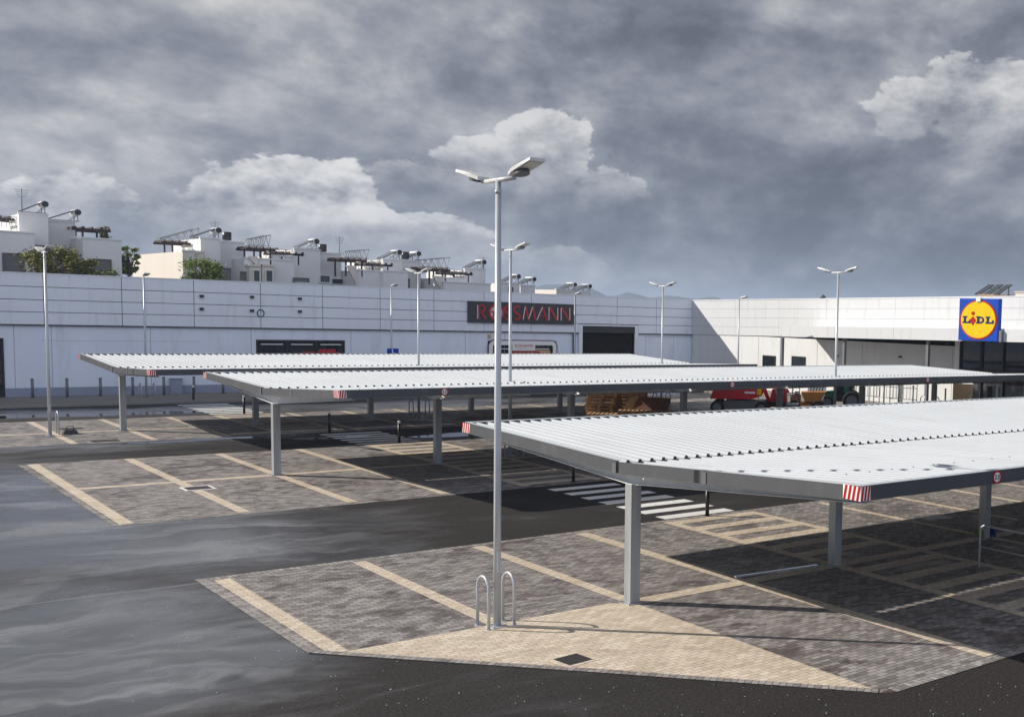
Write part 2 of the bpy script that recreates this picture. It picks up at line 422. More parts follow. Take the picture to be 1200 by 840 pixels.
# crosswalks
for (xa, xb, ya, yb, n) in ((16.05, 18.25, 22.95, 29.25, 7), (15.6, 17.95, 41.75, 46.1, 6), (14.45, 16.65, 55.8, 61.9, 7)):
    st = (yb - ya) / n
    sheet('crosswalk', [rect(xa, xb, ya + k * st, ya + k * st + .5 * st) for k in range(n)], 0.005, 'road_paint')
# pavement along the long facade
pv = MB().box(-40, 50.05, 62.45, 68.2, 0.0, 0.12).build('sidewalk', 'concrete'); struct(pv)
kb = MB().box(-40, 50.0, 62.25, 62.447, 0.0, 0.125).build('kerb', 'kerb'); struct(kb)
pv = MB().box(44.5, 56, 18, 62.2, -0.05, 0.1).build('sidewalk', 'concrete'); struct(pv)

# covers and small ground things
def manhole(x, y, w, h, label, rot=0.0, frame='kerb'):
    r = thing('manhole_cover', (x, y, 0), label, 'manhole cover', rotz=rot)
    f = MB()
    f.box(-w / 2 - .07, w / 2 + .07, -h / 2 - .07, -h / 2, .001, .013); f.box(-w / 2 - .07, w / 2 + .07, h / 2, h / 2 + .07, .001, .013)
    f.box(-w / 2 - .07, -w / 2, -h / 2, h / 2, .001, .013); f.box(w / 2, w / 2 + .07, -h / 2, h / 2, .001, .013)
    o = f.build('frame', frame); o.parent = r
    l = MB().box(-w / 2, w / 2, -h / 2, h / 2, .001, .011)
    k = -w / 2 + .06
    while k < w / 2 - .03:
        l.box(k, k + .025, -h / 2 + .04, h / 2 - .04, .011, .015); k += .06
    o = l.build('lid', 'iron'); o.parent = r
manhole(8.43, 14.34, .42, .42, 'small square drain cover set in the cream triangle of paving', 0.1, 'pave_cream')
x, y = gnd(232, 572); manhole(x, y, .6, .6, 'square drain cover with a pale frame in the middle island', 0, 'white')
x, y = gnd(123, 516.5); manhole(x, y, .7, .5, 'dark drain cover in the bay in front of the last carport', 0, 'iron')
x, y = gnd(82, 502.3); manhole(x, y, .7, .4, 'dark drain cover in the bay beside the left far lamp post', 0, 'iron')

# scattered pale chips
ch = MB()
for k in range(190):
    if k < 70: x, y = gnd(random.uniform(150, 480), random.uniform(690, 835))
    elif k < 150: x, y = gnd(random.uniform(450, 1195), random.uniform(800, 838))
    else: x, y = gnd(random.uniform(20, 600), random.uniform(590, 660))
    a = random.uniform(0.004, 0.010) * (1.3 if random.random() < .1 else 0.8); z = .005
    pts = [(x + a * math.cos(q) * random.uniform(.6, 1), y + a * math.sin(q) * random.uniform(.6, 1), z) for q in (0, 1.2, 2.5, 3.6, 5)]
    ch.prism(pts, (0, 0, a * .7))
tag(ch.build('stone_chips', 'white'), 'tiny pale stone chips scattered over the asphalt', 'stone chips', kind='stuff')

# ------------------------------------------------------------------ carports
def carport(label, X0, X1, Yn, Ym, Yf, zn, zm, zf, cols, signs, seam_marks=True):
    zn -= .045; zm -= .045; zf -= .045
    root = thing('carport', (X0, Ym, 0), label, 'carport', 'white roofed carports over the parking rows')
    pitch, ph, t = 0.25, 0.052, 0.008
    def panel(ya, za, yb, zb, dz, name='roof_panel'):
        n = int((X1 - X0) / pitch); prof = []
        for k in range(n):
            x = X0 + k * pitch
            prof += [(x, 0), (x + .155, 0), (x + .175, ph), (x + .225, ph)]
        prof.append((X0 + n * pitch, 0))
        mb = MB(); 
        def ring(y, z): return [(px, y, z + pz + dz) for px, pz in prof], [(px, y, z + pz + dz - t) for px, pz in prof]
        a, au = ring(ya, za); b, bu = ring(yb, zb); m_ = len(prof); i = 0
        mb.v = [Vector(q) for q in a + b + au + bu]
        for k in range(m_ - 1):
            mb.f.append([k, k + 1, m_ + k + 1, m_ + k]); mb.f.append([2 * m_ + k + 1, 2 * m_ + k, 3 * m_ + k, 3 * m_ + k + 1])
            mb.f.append([k + 1, k, 2 * m_ + k, 2 * m_ + k + 1]); mb.f.append([m_ + k, m_ + k + 1, 3 * m_ + k + 1, 3 * m_ + k])
        mb.f.append([0, m_, 3 * m_, 2 * m_]); e = m_ - 1; mb.f.append([m_ + e, e, 2 * m_ + e, 3 * m_ + e])
        mb.sm = [False] * len(mb.f)
        if dz == 0 and yb < Ym:      # saddle washers of every second rib
            yy = ya + (yb - ya) * .22; zz = za + (zb - za) * .22 + ph
            for k in range(3, n, 2): mb.box(X0 + k * pitch + .185, X0 + k * pitch + .215, yy - .02, yy + .02, zz, zz + .018)
        ob = mb.build(name, 'roof_white', root); ob.data.materials.append(M['underside'])
        for q in range(m_ - 1): ob.data.polygons[4 * q + 1].material_index = 1
        return ob
    panel(Ym + .07, zm + .012, Yf - .002, zf, 0)
    panel(Yn + .002, zn, Ym - .095, zm - .02, 0)
    # flat white cover strips over the rib ends
    B(X0 - .01, X1, Yn - .066, Yn + .06, zn + ph + .002, zn + ph + .010).build('edge_trim', 'roof_white', root)
    B(X0 - .01, X1, Yf - .06, Yf + .066, zf + ph + .002, zf + ph + .010).build('edge_trim', 'roof_white', root)
    for ya_, za_, yb_, zb_ in ((Yn + .061, zn, Ym - .08, zm - .02), (Ym + .08, zm + .012, Yf - .061, zf)):
        q0, q1 = za_ + ph + .001, zb_ + ph + .001
        MB().hexa([(X0 - .012, ya_, q0), (X0 + .06, ya_, q0), (X0 + .06, yb_, q1), (X0 - .012, yb_, q1), (X0 - .012, ya_, q0 + .008), (X0 + .06, ya_, q0 + .008), (X0 + .06, yb_, q1 + .008), (X0 - .012, yb_, q1 + .008)]).build('edge_trim', 'roof_white', root)
    # fascia: side runs
    d = .19
    B(X0, X1, Yn - .062, Yn - .0005, zn - d + .035, zn + ph).build('side_fascia', 'fascia', root)
    B(X0, X1, Yf + .0005, Yf + .062, zf - d + .035, zf + ph).build('side_fascia', 'fascia', root)
    def endf(xa, xb, ya, za, yb, zb):
        return MB().hexa([(xa, ya, za - d + .035), (xb, ya, za - d + .035), (xb, yb, zb - d + .035), (xa, yb, zb - d + .035),
                          (xa, ya, za + ph), (xb, ya, za + ph), (xb, yb, zb + ph), (xa, yb, zb + ph)])
    for xa, xb in ((X0 - .064, X0 - .0005), (X1 + .0005, X1 + .064)):
        endf(xa, xb, Yn - .062, zn, Ym - .05, zm).build('end_fascia', 'fascia', root)
        endf(xa, xb, Ym + .05, zm + .01, Yf + .062, zf).build('end_fascia', 'fascia', root)
    for yy, k in ((Ym + .09, 1), (Ym - (Ym - Yn) * .42, -1)):
        f = abs(yy - Ym) / ((Yf - Ym) if yy > Ym else (Ym - Yn)); z = zm + f * ((zf if yy > Ym else zn) - zm)
        B(X0 - .076, X0 - .0645, yy - .06, yy + .06, z - d + .03, z + .03).build('joint_plate', 'lamp_dark', root)
    # purlins
    for q in (.25, .5, .75):
        for ye, ze in ((Yn, zn), (Yf, zf)):
            y = Ym + (ye - Ym) * q; z = zm + (ze - zm) * q
            B(X0 + .08, X1 - .08, y - .03, y + .03, z - .13, z - .016).build('purlin', 'galv', root)
    # columns and cantilever arms
    for cx in cols:
        c = MB(); ct = 2.13
        c.box(cx - .1, cx + .1, Ym - .1, Ym + .1, 0.018, ct)
        col = c.build('column', 'galv', root)
        bp = MB().box(cx - .17, cx + .17, Ym - .17, Ym + .17, .0, .016)
        for sx in (-1, 1):
            for sy in (-1, 1): bp.tube([(cx + .14 * sx, Ym + .14 * sy, .016), (cx + .14 * sx, Ym + .14 * sy, .045)], .014, 6)
        bp.build('base_plate', 'galv', col)
        for ye, ze in ((Yn + .1, zn), (Yf - .1, zf)):
            sg = 1 if ye > Ym else -1; a = MB()
            y0 = Ym - sg * .0; zt0 = zm - .14; zt1 = ze - .14; zb0 = ct + .005; zb1 = ze - .225
            w = .095
            a.hexa([(cx - .008, y0, zb0), (cx + .008, y0, zb0), (cx + .008, ye, zb1), (cx - .008, ye, zb1), (cx - .008, y0, zt0), (cx + .008, y0, zt0), (cx + .008, ye, zt1), (cx - .008, ye, zt1)])
            ya = Ym + sg * .11
            zb0b = zb0 + (zb1 - zb0) * .02
            a.hexa([(cx - w, y0 + sg * .002, zb0 - .003), (cx + w, y0 + sg * .002, zb0 - .003), (cx + w, ye, zb1 - .003), (cx - w, ye, zb1 - .003), (cx - w, y0 + sg * .002, zb0 + .012), (cx + w, y0 + sg * .002, zb0 + .012), (cx + w, ye, zb1 + .009), (cx - w, ye, zb1 + .009)])
            a.hexa([(cx - w, ya, zt0 - .012), (cx + w, ya, zt0 - .012), (cx + w, ye, zt1 - .012), (cx - w, ye, zt1 - .012), (cx - w, ya, zt0), (cx + w, ya, zt0), (cx + w, ye, zt1), (cx - w, ye, zt1)])
            a.build('arm', 'galv_white', root)
        MB().box(cx - .09, cx + .09, Ym - .105, Ym + .105, zm - .148, zm - .03).build('saddle', 'galv_white', root)
    # hazard stickers at the two left corners, wrapped round the corner
    for yc, zc, sy in ((Yn, zn, -1), (Yf, zf, 1)):
        w = MB(); r_ = MB(); L = .34; z0 = zc - d + .038; z1 = zc + ph - .006; E0 = X0 - .064; yc = yc + (-.062 if sy < 0 else .062)
        ye = yc - .004 if sy < 0 else yc + .004
        if sy < 0: w.box(E0 - .006, E0 + L * .55, yc - .005, yc - .001, z0, z1)
        w.box(E0 - .006, E0 - .003, min(yc, yc - sy * L), max(yc, yc - sy * L), z0, z1)
        wo = w.build('hazard_sticker', 'white', root)
        hh = z1 - z0
        for k in range(4):
            y0 = yc - sy * L + (sy * L) * (k / 4 + .02) ; y1 = y0 + sy * L * .13
            dy = sy * L * .12
            r_.prism([(E0 - .0065, y0, z0), (E0 - .0065, y1, z0), (E0 - .0065, y1 + dy * .9, z1), (E0 - .0065, y0 + dy * .9, z1)], (-.003, 0, 0))
        if sy < 0:
            for k in range(3):
                x0 = E0 + .005 + k * .06
                r_.prism([(x0, yc - .0055, z0), (x0 + .03, yc - .0055, z0), (x0 + .055, yc - .0055, z1), (x0 + .025, yc - .0055, z1)], (0, -.003, 0))
        r_.build('hazard_stripe', 'sticker_red', wo)
    # round height limit plates on the near fascia
    for sx in signs:
        zc = zn - d / 2 + .045; Rr = .105
        def disc(r, y, th):
            return MB().prism([(sx + r * math.cos(q), y, zc + r * math.sin(q)) for q in [2 * math.pi * k / 24 for k in range(24)]], (0, -th, 0))
        p = disc(Rr, Yn - .0635, .006).build('height_sign', 'sticker_red', root)
        disc(Rr * .72, Yn - .070, .002).build('face', 'white', p)
        glyph('2,0', sx - .055, zc - .028, .058, Yn - .0735, p, 'black')
    return root

SEG = {'2': [[(0, .85), (.1, 1), (.5, 1), (.6, .8), (.6, .65), (0, 0), (.62, 0)]], '0': [[(.05, .1), (0, .3), (0, .7), (.1, 1), (.5, 1), (.6, .7), (.6, .3), (.5, 0), (.1, 0), (.05, .1)]], ',': [[(.1, .08), (.0, -.15)]]}
def glyph(txt, x, z, h, Y, parent, m):
    mb = MB()
    for ch_ in txt:
        for pl in SEG[ch_]:
            for a, b in zip(pl[:-1], pl[1:]):
                mb.bar((x + a[0] * h, Y, z + a[1] * h), (x + b[0] * h, Y, z + b[1] * h), .002, .016)
        x += h * (.9 if ch_ != ',' else .35)
    mb.build('digits', m, parent)

carport('nearest white ribbed carport roof on square steel columns beside the front lamp post', 10.65, 36.4, 10.65, 16.6, 22.5, 2.88, 2.54, 2.71,
        [10.92 + 4.96 * k for k in range(6)], [13.55, 23.4])
carport('middle white ribbed carport roof between the nearest and the farthest carports', 10.6, 44.9, 29.5, 35.5, 41.4, 2.93, 2.60, 2.73,
        [10.9 + 4.9 * k for k in range(7)], [13.3, 23.2, 33.0, 42.0])
carport('farthest white ribbed carport roof in front of the long grey store wall', 9.8, 36.9, 44.9, 50.4, 56.6, 2.64, 2.44, 2.68,
        [10.03 + 4.68 * k for k in range(6)], [])

# ------------------------------------------------------------------ street lamps
def double_lamp(h, label):
    root = thing('street_lamp', (0, 0, 0), label, 'street lamp', 'double headed street lamps in the car park')
    pole = MB().tube([(0, 0, 0.02), (0, 0, 2.4), (0, 0, h)], [.062, .056, .043], 16).build('pole', 'steel_pole', root)
    bp = MB().box(-.13, .13, -.13, .13, 0.001, .02)
    for sx in (-1, 1):
        for sy in (-1, 1): bp.tube([(.1 * sx, .1 * sy, .02), (.1 * sx, .1 * sy, .05)], .012, 6)
    bp.build('base_plate', 'steel_pole', pole)
    MB().tube([(0, 0, h - .22), (0, 0, h - .17)], .056, 12).build('collar', 'steel_pole', pole)
    MB().box(-.03, .03, -.064, -.055, .9, 1.25).build('service_door', 'steel_pole', pole)
    MB().tube([(0, .52, h - .01), (0, -.52, h - .01)], .036, 10).build('arm', 'lamp_body', root)
    for s in (-1, 1):
        tilt = math.tan(R(13))
        def P(l, w, z): return (w, s * (.45 + l), h + .02 + l * tilt + z)
        hd = MB()
        hw = .13
        hd.hexa([P(.05, -.1, -.02), P(.05, .1, -.02), P(.22, hw, -.01), P(.22, -hw, -.01), P(.05, -.1, .04), P(.05, .1, .04), P(.22, hw, .05), P(.22, -hw, .05)])
        hd.hexa([P(.22, -hw, -.01), P(.22, hw, -.01), P(.78, hw, -.01), P(.78, -hw, -.01), P(.22, -hw, .05), P(.22, hw, .05), P(.78, hw * .92, .035), P(.78, -hw * .92, .035)])
        head = hd.build('lamp_head', 'lamp_body', root)
        MB().hexa([P(.48, -hw * .8, -.024), P(.48, hw * .8, -.024), P(.74, hw * .8, -.024), P(.74, -hw * .8, -.024), P(.48, -hw * .8, -.0102), P(.48, hw * .8, -.0102), P(.74, hw * .8, -.0102), P(.74, -hw * .8, -.0102)]).build('lens', 'lens', head)
        g_ = MB(); c0 = Vector(P(.30, 0, -.012)); nrm = Vector((0, -s * tilt, 1)).normalized(); e1 = Vector((1, 0, 0)); e2 = nrm.cross(e1)
        g_.prism([c0 + e1 * (.11 * math.cos(q)) + e2 * (.14 * math.sin(q)) for q in [2 * math.pi * k / 16 for k in range(16)]], nrm * -.055)
        g_.build('gear_box', 'lamp_dark', head)
    return root
def place(o, x, y, rz=0.0, s=1.0, z=0.0):
    o.location = (x, y, z); o.rotation_euler = (0, 0, rz); o.scale = (s, s, s); return o
L0 = double_lamp(7.16, 'tallest nearest double lamp post standing between two steel hoops on the cream paving')
place(L0, 8.40, 16.66)
for (x, y, s, lab) in ((18.68, 36.14, 1.0, 'double lamp post through the middle carport directly behind the nearest lamp post'),
                       (7.58, 49.5, .93, 'double lamp post at the far left in front of the long grey wall'),
                       (21.6, 50.5, .926, 'slim double lamp post rising through the farthest carport left of the sign'),
                       (34.9, 50.45, .922, 'double lamp post at the right end of the farthest carport'),
                       (33.9, 35.7, 1.0, 'double lamp post rising through the middle carport left of the blue square sign')):
    c = copy_tree(L0); place(c, x, y, 0, s); c['label'] = lab
# single wall-side lamps
def single_lamp(h, label):
    root = thing('street_lamp', (0, 0, 0), label, 'street lamp', 'single headed lamps along the store walls')
    p = MB().tube([(0, 0, 0), (0, 0, h * .42), (0, 0, h)], [.055, .05, .034], 12).build('pole', 'steel_pole', root)
    MB().tube([(0, 0, h), (0, -.1, h + .06), (0, -.22, h + .09)], .025, 8).build('arm', 'steel_pole', root)
    hd = MB().hexa([(-.1, -.18, h + .05), (.1, -.18, h + .05), (.14, -.75, h + .15), (-.14, -.75, h + .15), (-.1, -.18, h + .12), (.1, -.18, h + .12), (.12, -.75, h + .20), (-.12, -.75, h + .20)]).build('lamp_head', 'lamp_body', root)
    MB().hexa([(-.1, -.35, h + .06), (.1, -.35, h + .06), (.11, -.72, h + .125), (-.11, -.72, h + .125), (-.1, -.35, h + .078), (.1, -.35, h + .078), (.11, -.72, h + .143), (-.11, -.72, h + .143)]).build('lens', 'lamp_dark', hd)
    return root
S0 = single_lamp(6.15, 'slim single lamp post before the grey wall left of the long dark window'); place(S0, 14.0, 65.2)
for (x, y, lab) in ((26.3, 65.2, 'single lamp post with the blue wheelchair plate near it before the grey wall'),
                    (38.45, 65.6, 'single lamp post between the red lettered sign and the dark loading opening'),
                    (43.6, 54.8, 'single lamp post in front of the sunlit white wing wall near the corner')):
    c = copy_tree(S0); place(c, x, y); c['label'] = lab

# protective hoops
def hoop(x, y, w, h, label, rz=0.0, r=.025, group='steel hoops guarding the lamp posts'):
    root = thing('steel_hoop', (x, y, 0), label, 'steel hoop', group, rz)
    rr = w / 2
    pts = [(0, -rr, 0), (0, -rr, h - rr)] + arc((0, 0, h - rr), (0, -1, 0), (0, 0, 1), rr, 0, math.pi, 10)[1:-1] + [(0, rr, h - rr), (0, rr, 0)]
    o = MB().tube(pts, r, 10).build('tube', 'steel_pole'); o.parent = root
    f = MB()
    for s in (-1, 1): f.tube([(0, s * rr, .0), (0, s * rr, .012)], .05, 10)
    o = f.build('flange', 'steel_pole'); o.parent = root
hoop(8.20, 16.74, .39, .84, 'steel hoop on the left side of the nearest lamp post')
hoop(8.64, 16.74, .39, .84, 'steel hoop on the right side of the nearest lamp post')
hoop(7.9, 50.1, .45, .84, 'steel hoop beside the far left double lamp post')
for (x, y, lab) in ((21.25, 50.5, 'the left one of two hoops at the lamp post under the middle carport edge'), (22.0, 50.5, 'the right one of two hoops at the lamp post under the middle carport edge'),
                    (34.45, 50.4, 'left hoop at the lamp post to the right of the pallet stacks'), (35.3, 50.4, 'right hoop at the lamp post to the right of the pallet stacks'),
                    (18.35, 36.1, 'left hoop at the lamp post in the shade of the middle carport'), (19.05, 36.1, 'right hoop at the lamp post in the shade of the middle carport'),
                    (13.75, 65.2, 'left hoop at the slim lamp post before the grey wall'), (14.35, 65.2, 'right hoop at the slim lamp post before the grey wall')):
    hoop(x, y, .45, .84, lab, 0, .025)
# black plastic foot next to the far left hoop
bk = thing('black_weight', (8.2, 49.9, 0), 'small black block lying at the foot of the far left lamp post', 'block')
MB().hexa([(8.0, 49.7, .004), (8.5, 49.7, .004), (8.5, 50.1, .004), (8.0, 50.1, .004), (8.07, 49.77, .16), (8.42, 49.77, .16), (8.42, 50.03, .16), (8.07, 50.03, .16)]).build('block', 'black', bk)
MB().tube([(8.15, 49.9, .16), (8.15, 49.9, .3), (8.35, 49.9, .3), (8.35, 49.9, .16)], .015, 6).build('handle', 'black', bk)

# tall U barrier right foreground, second leaning bars
bar = thing('tubular_barrier', (18.08, 14.65, 0), 'bent steel tube barrier at the right edge under the nearest carport', 'barrier')
pts = [(18.2, 14.6, 0), (18.2, 14.6, .78)] + arc((18.2, 14.47, .78), (0, 1, 0), (0, 0, 1), .13, 0, math.pi / 2, 6)[1:] + [(18.2, 11.6, .91)]
pts += arc((18.2, 11.6, .78), (0, 0, 1), (0, -1, 0), .13, 0, math.pi / 2, 6)[1:] + [(18.2, 11.47, 0)]
MB().tube(pts, .026, 10).build('tube', 'steel_pole', bar)
MB().tube([(18.2, 11.47, .45), (18.2, 14.6, .45)], .02, 8).build('cross_rail', 'steel_pole', bar)
x, y = gnd(1187, 629)
lb = thing('trolley_frame', (x, y, 0), 'leaning thin metal frame by the second column at the right edge', 'metal frame')
for k in range(3): MB().tube([(x + .5 * k, y - .45 * k, 0), (x + .35 + .5 * k, y - .15 - .45 * k, 1.15)], .014, 6).build('leaning_bar', 'grey_metal', lb)
MB().tube([(x + .35, y - .15, 1.15), (x + 1.35, y - 1.05, 1.15)], .014, 6).build('top_bar', 'grey_metal', lb)
MB().tube([(x + .12, y - .05, .4), (x + 1.12, y - .95, .4)], .014, 6).build('cross_bar', 'grey_metal', lb)
# blue box at second column and weed
bb = thing('blue_box', (21.0, 16.6, 0), 'small blue box standing against the second right carport column', 'box')
B(21.02, 21.13, 16.45, 16.60, .001, .24).build('body', 'blue_plastic', bb); B(21.01, 21.14, 16.44, 16.61, .24, .26).build('lid', 'blue_plastic', bb)
wd = MB(); wx, wy = gnd(1148, 630)
for k in range(46):
    a = random.uniform(0, 6.28); l = random.uniform(.08, .24); h = random.uniform(.05, .2); q = random.uniform(0, .1); a2 = a + 1.57
    bx, by = wx + q * math.cos(a), wy + q * math.sin(a); ex, ey = bx + l * math.cos(a), by + l * math.sin(a)
    wd.poly([(bx, by, .006), (bx + .5 * l * math.cos(a) + .012 * math.cos(a2), by + .5 * l * math.sin(a) + .012 * math.sin(a2), h), (ex, ey, h * .8), (bx + .5 * l * math.cos(a) - .012 * math.cos(a2), by + .5 * l * math.sin(a) - .012 * math.sin(a2), h)])
tag(wd.build('weed', 'leaf'), 'small green weed growing in the paving under the nearest carport', 'weed')
mbr = thing('metal_profile', (14.5, 16.8, 0), 'bluish metal profile lying on the paving in the shade of the nearest carport', 'metal profile')
MB().hexa([(13.5, 16.88, .01), (13.51, 16.96, .01), (15.5, 16.76, .01), (15.49, 16.68, .01), (13.5, 16.88, .05), (13.51, 16.96, .05), (15.5, 16.76, .05), (15.49, 16.68, .05)]).build('channel', mat('bare bright metal', (.75, .8, .9), .2, metal=.9), mbr)

# small black bollards with reflective heads by the crossings
def small_bollard(x, y, label):
    root = thing('bollard', (x, y, 0), label, 'bollard', 'black bollards at the pedestrian crossings')
    MB().tube([(x, y, 0), (x, y, .74)], .05, 12).build('post', 'black', root)
    MB().tube([(x, y, .74), (x, y, .82), (x, y, .835)], [.052, .052, .035], 12).build('reflective_head', 'white', root)
    MB().tube([(x, y, .0), (x, y, .015)], .085, 12).build('base_ring', 'black', root)
for (x, y, lab) in ((17.2, 22.75, 'black bollard at the near end of the nearest crossing'), (17.35, 29.6, 'black bollard at the far end of the nearest crossing'),
                    (17.05, 41.6, 'black bollard at the near end of the second crossing'), (16.2, 46.3, 'black bollard at the far end of the second crossing'),
                    (15.75, 55.6, 'black bollard at the near end of the crossing before the store'), (15.5, 62.8, 'black bollard at the store end of the farthest crossing')):
    small_bollard(x, y, lab)
# tall grey bollards along the facade
ords = ['first', 'second', 'third', 'fourth', 'fifth', 'sixth', 'seventh', 'eighth', 'ninth', 'tenth']
for k in range(7):
    x = 9.55 + 1.385 * k
    root = thing('wall_bollard', (x, 66.6, .12), '%s grey steel bollard from the left along the long wall' % ords[k], 'bollard', 'grey bollards along the long wall')
    MB().tube([(x, 66.6, .12), (x, 66.6, 1.02)], .062, 12).build('post', 'grey_metal', root)
    MB().tube([(x, 66.6, 1.02), (x, 66.6, 1.05)], .066, 12).build('cap', 'black', root)
for k in range(9):
    x = 41.0 ; y = 64 - 2.3 * k
# ------------------------------------------------------------------ left store
YF = 67.3; YW = 67.42
st = thing('store_building', (25, YF, 0), 'long low grey store with panelled upper band and red lettered sign', 'store')
XL, XC = -40.0, 49.35
def AX(px, py=380): return at(px, py, YW)[0]
wx0, wx1 = AX(300, 405), AX(404, 405)
rx0, rx1 = AX(571.5, 405), AX(652, 405)
dx0, dx1 = 40.07, 44.25
lx1 = AX(5, 430)
def wallseg(x0, x1, z0, z1, m='render', y=YW):
    B(x0, x1, y, y + .3, z0, z1).build('wall', m, st)
wallseg(XL, -4, .12, 3.75); wallseg(-4, lx1, 2.98, 3.75); wallseg(lx1, wx0, .12, 3.75); wallseg(wx0, wx1, 3.0, 3.75); wallseg(wx0, wx1, .12, 1.2)
wallseg(wx1, rx0, .12, 3.75); wallseg(rx0, rx1, 3.05, 3.75); wallseg(rx1, dx0, .12, 3.75)
wallseg(dx0, dx1, 4.12, 6.1); wallseg(dx1, XC, .12, 3.75)
B(XL, XC, YW + .32, YW + 30, 0, 5.9).build('building_core', 'interior', st)
B(XL, XC, YW + .02, YW + 30, 5.9, 5.98).build('flat_roof', 'roof_felt', st)
# plinth
B(lx1 + .02, dx0 - .4, YW - .03, YW - .002, .12, .55).build('plinth', 'plinth', st)
# recess of loading opening and windows
def recess(x0, x1, z0, z1, dep):
    mb = MB().box(x0, x1, YW + dep, YW + dep + .05, z0, z1)
    for a in ((x0 - .05, x0, YW + .301, YW + dep + .05, z0, z1), (x1, x1 + .05, YW + .301, YW + dep + .05, z0, z1), (x0, x1, YW + .301, YW + dep, z1, z1 + .05)): mb.box(*a)
    return mb
# portal around the opening
pf = MB().box(dx0 - .28, dx0, YW - .12, YW + .31, .12, 4.22).box(dx1, dx1 + .28, YW - .12, YW + .31, .12, 4.22).box(dx0, dx1, YW - .12, YW - .002, 4.12, 4.22)
pf.build('portal_frame', 'cladding', st)
sh = MB()
for k in range(26): sh.box(dx0, dx1, YW + .20, YW + .23 + .01 * (k % 2), .12 + k * .155, .12 + (k + 1) * .155 - .006)
sh.build('roller_shutter', 'interior', st)
B(39.36, 39.5, YF - .04, YF + .1, .12, 3.66).build('drain_pipe', 'black', st)
# long dark window
def window(x0, x1, z0, z1, n, glass='dark_glass', fr='black', w=.07):
    f = MB()
    f.box(x0, x1, YW - .03, YW + .04, z1 - w, z1).box(x0, x1, YW - .03, YW + .04, z0, z0 + w)
    for k in range(n + 1):
        x = x0 + (x1 - x0 - w) * k / n; f.box(x, x + w, YW - .028, YW + .038, z0 + w + .001, z1 - w - .001)
    fo = f.build('window', fr, st)
    B(x0 + .01, x1 - .01, YW + .045, YW + .06, z0 + .01, z1 - .01).build('pane', glass, fo)
    return fo
wo = window(wx0, wx1, 1.22, 2.99, 3)
ps = MB()   # poster shapes in the window: pale strip lights and a red dish shape
for k in range(3):
    xa = wx0 + .25 + k * (wx1 - wx0) / 3; ps.box(xa, xa + 1.15, YW + .03, YW + .044, 2.72, 2.77)
ps.build('pale_strip', 'white', wo)
rd = MB()
for xa, xb, za, zb in ((22.2, 23.0, 2.25, 2.33), (22.0, 23.3, 2.15, 2.26), (23.05, 24.0, 2.30, 2.48), (23.0, 24.2, 2.2, 2.31)): rd.box(xa, xb, YW + .03, YW + .044, za, zb)
rd.build('red_poster_shape', 'sign_red', wo)
ww = window(-4, lx1, .12, 2.97, 3)
# store entrance window with rounded white surround
z0, z1 = 1.0, 2.98
window(rx0 + .35, rx1 - .35, .12, 2.80, 3)
def rounded(x0, x1, z0, z1, r, n=8):
    pts = [(x0, z0)] + [(x0 + r - r * math.cos(q), z1 - r + r * math.sin(q)) for q in [math.pi / 2 * k / n for k in range(n + 1)]] + [(x1 - r + r * math.sin(q), z1 - r + r * math.cos(q)) for q in [math.pi / 2 * k / n for k in range(n + 1)]] + [(x1, z0)]
    return pts
def surround(x0, x1, z0, z1, r, w, ya, yb, m, name):
    o = rounded(x0, x1, z0, z1, r); i = rounded(x0 + w, x1 - w, z0, z1 - w, max(.02, r - w)); mb = MB()
    for k in range(len(o) - 1):
        a, b, c, d = o[k], o[k + 1], i[k + 1], i[k]
        mb.hexa([(a[0], ya, a[1]), (b[0], ya, b[1]), (c[0], ya, c[1]), (d[0], ya, d[1]), (a[0], yb, a[1]), (b[0], yb, b[1]), (c[0], yb, c[1]), (d[0], yb, d[1])])
    mb.build(name, m, st)
surround(rx0 - .02, rx1 + .02, .14, 3.12, .45, .055, YW - .10, YW - .003, 'plum', 'window_surround')
surround(rx0 + .04, rx1 - .04, .14, 3.06, .38, .28, YW - .085, YW - .004, 'white', 'window_surround')
surround(rx0 + .32, rx1 - .32, .14, 2.78, .1, .06, YW - .11, YW - .005, 'black', 'window_surround')
lt = MB().box(rx0 + .45, rx1 - .5, YW + .02, YW + .035, 2.5, 2.56).box(rx0 + .45, rx1 - .5, YW + .02, YW + .035, 2.04, 2.08)
lt.build('ceiling_light_strip', 'white', st)
B(36.6, 37.9, YW + .03, YW + .042, 2.15, 2.45).build('shelf_goods', 'crate', st)
# wall seams
sm = MB()
for px in (16, 60, 176, 294, 411, 545, 591): 
    x = AX(px, 400)
    if not (wx0 - .1 < x < wx1 + .1): sm.box(x, x + .025, YW - .004, YW + .001, .56, 3.62)
    else: sm.box(x, x + .025, YW - .004, YW + .001, 3.02, 3.62)
sm.box(10.0, 17, YW - .004, YW + .001, 2.86, 2.875)
for x in (45.2, 47.6): sm.box(x, x + .02, YW - .004, YW + .001, .3, 3.6)
sm.box(45.2, 50, YW - .004, YW + .001, 3.42, 3.44)
sm.build('wall_seam', 'seam', st)
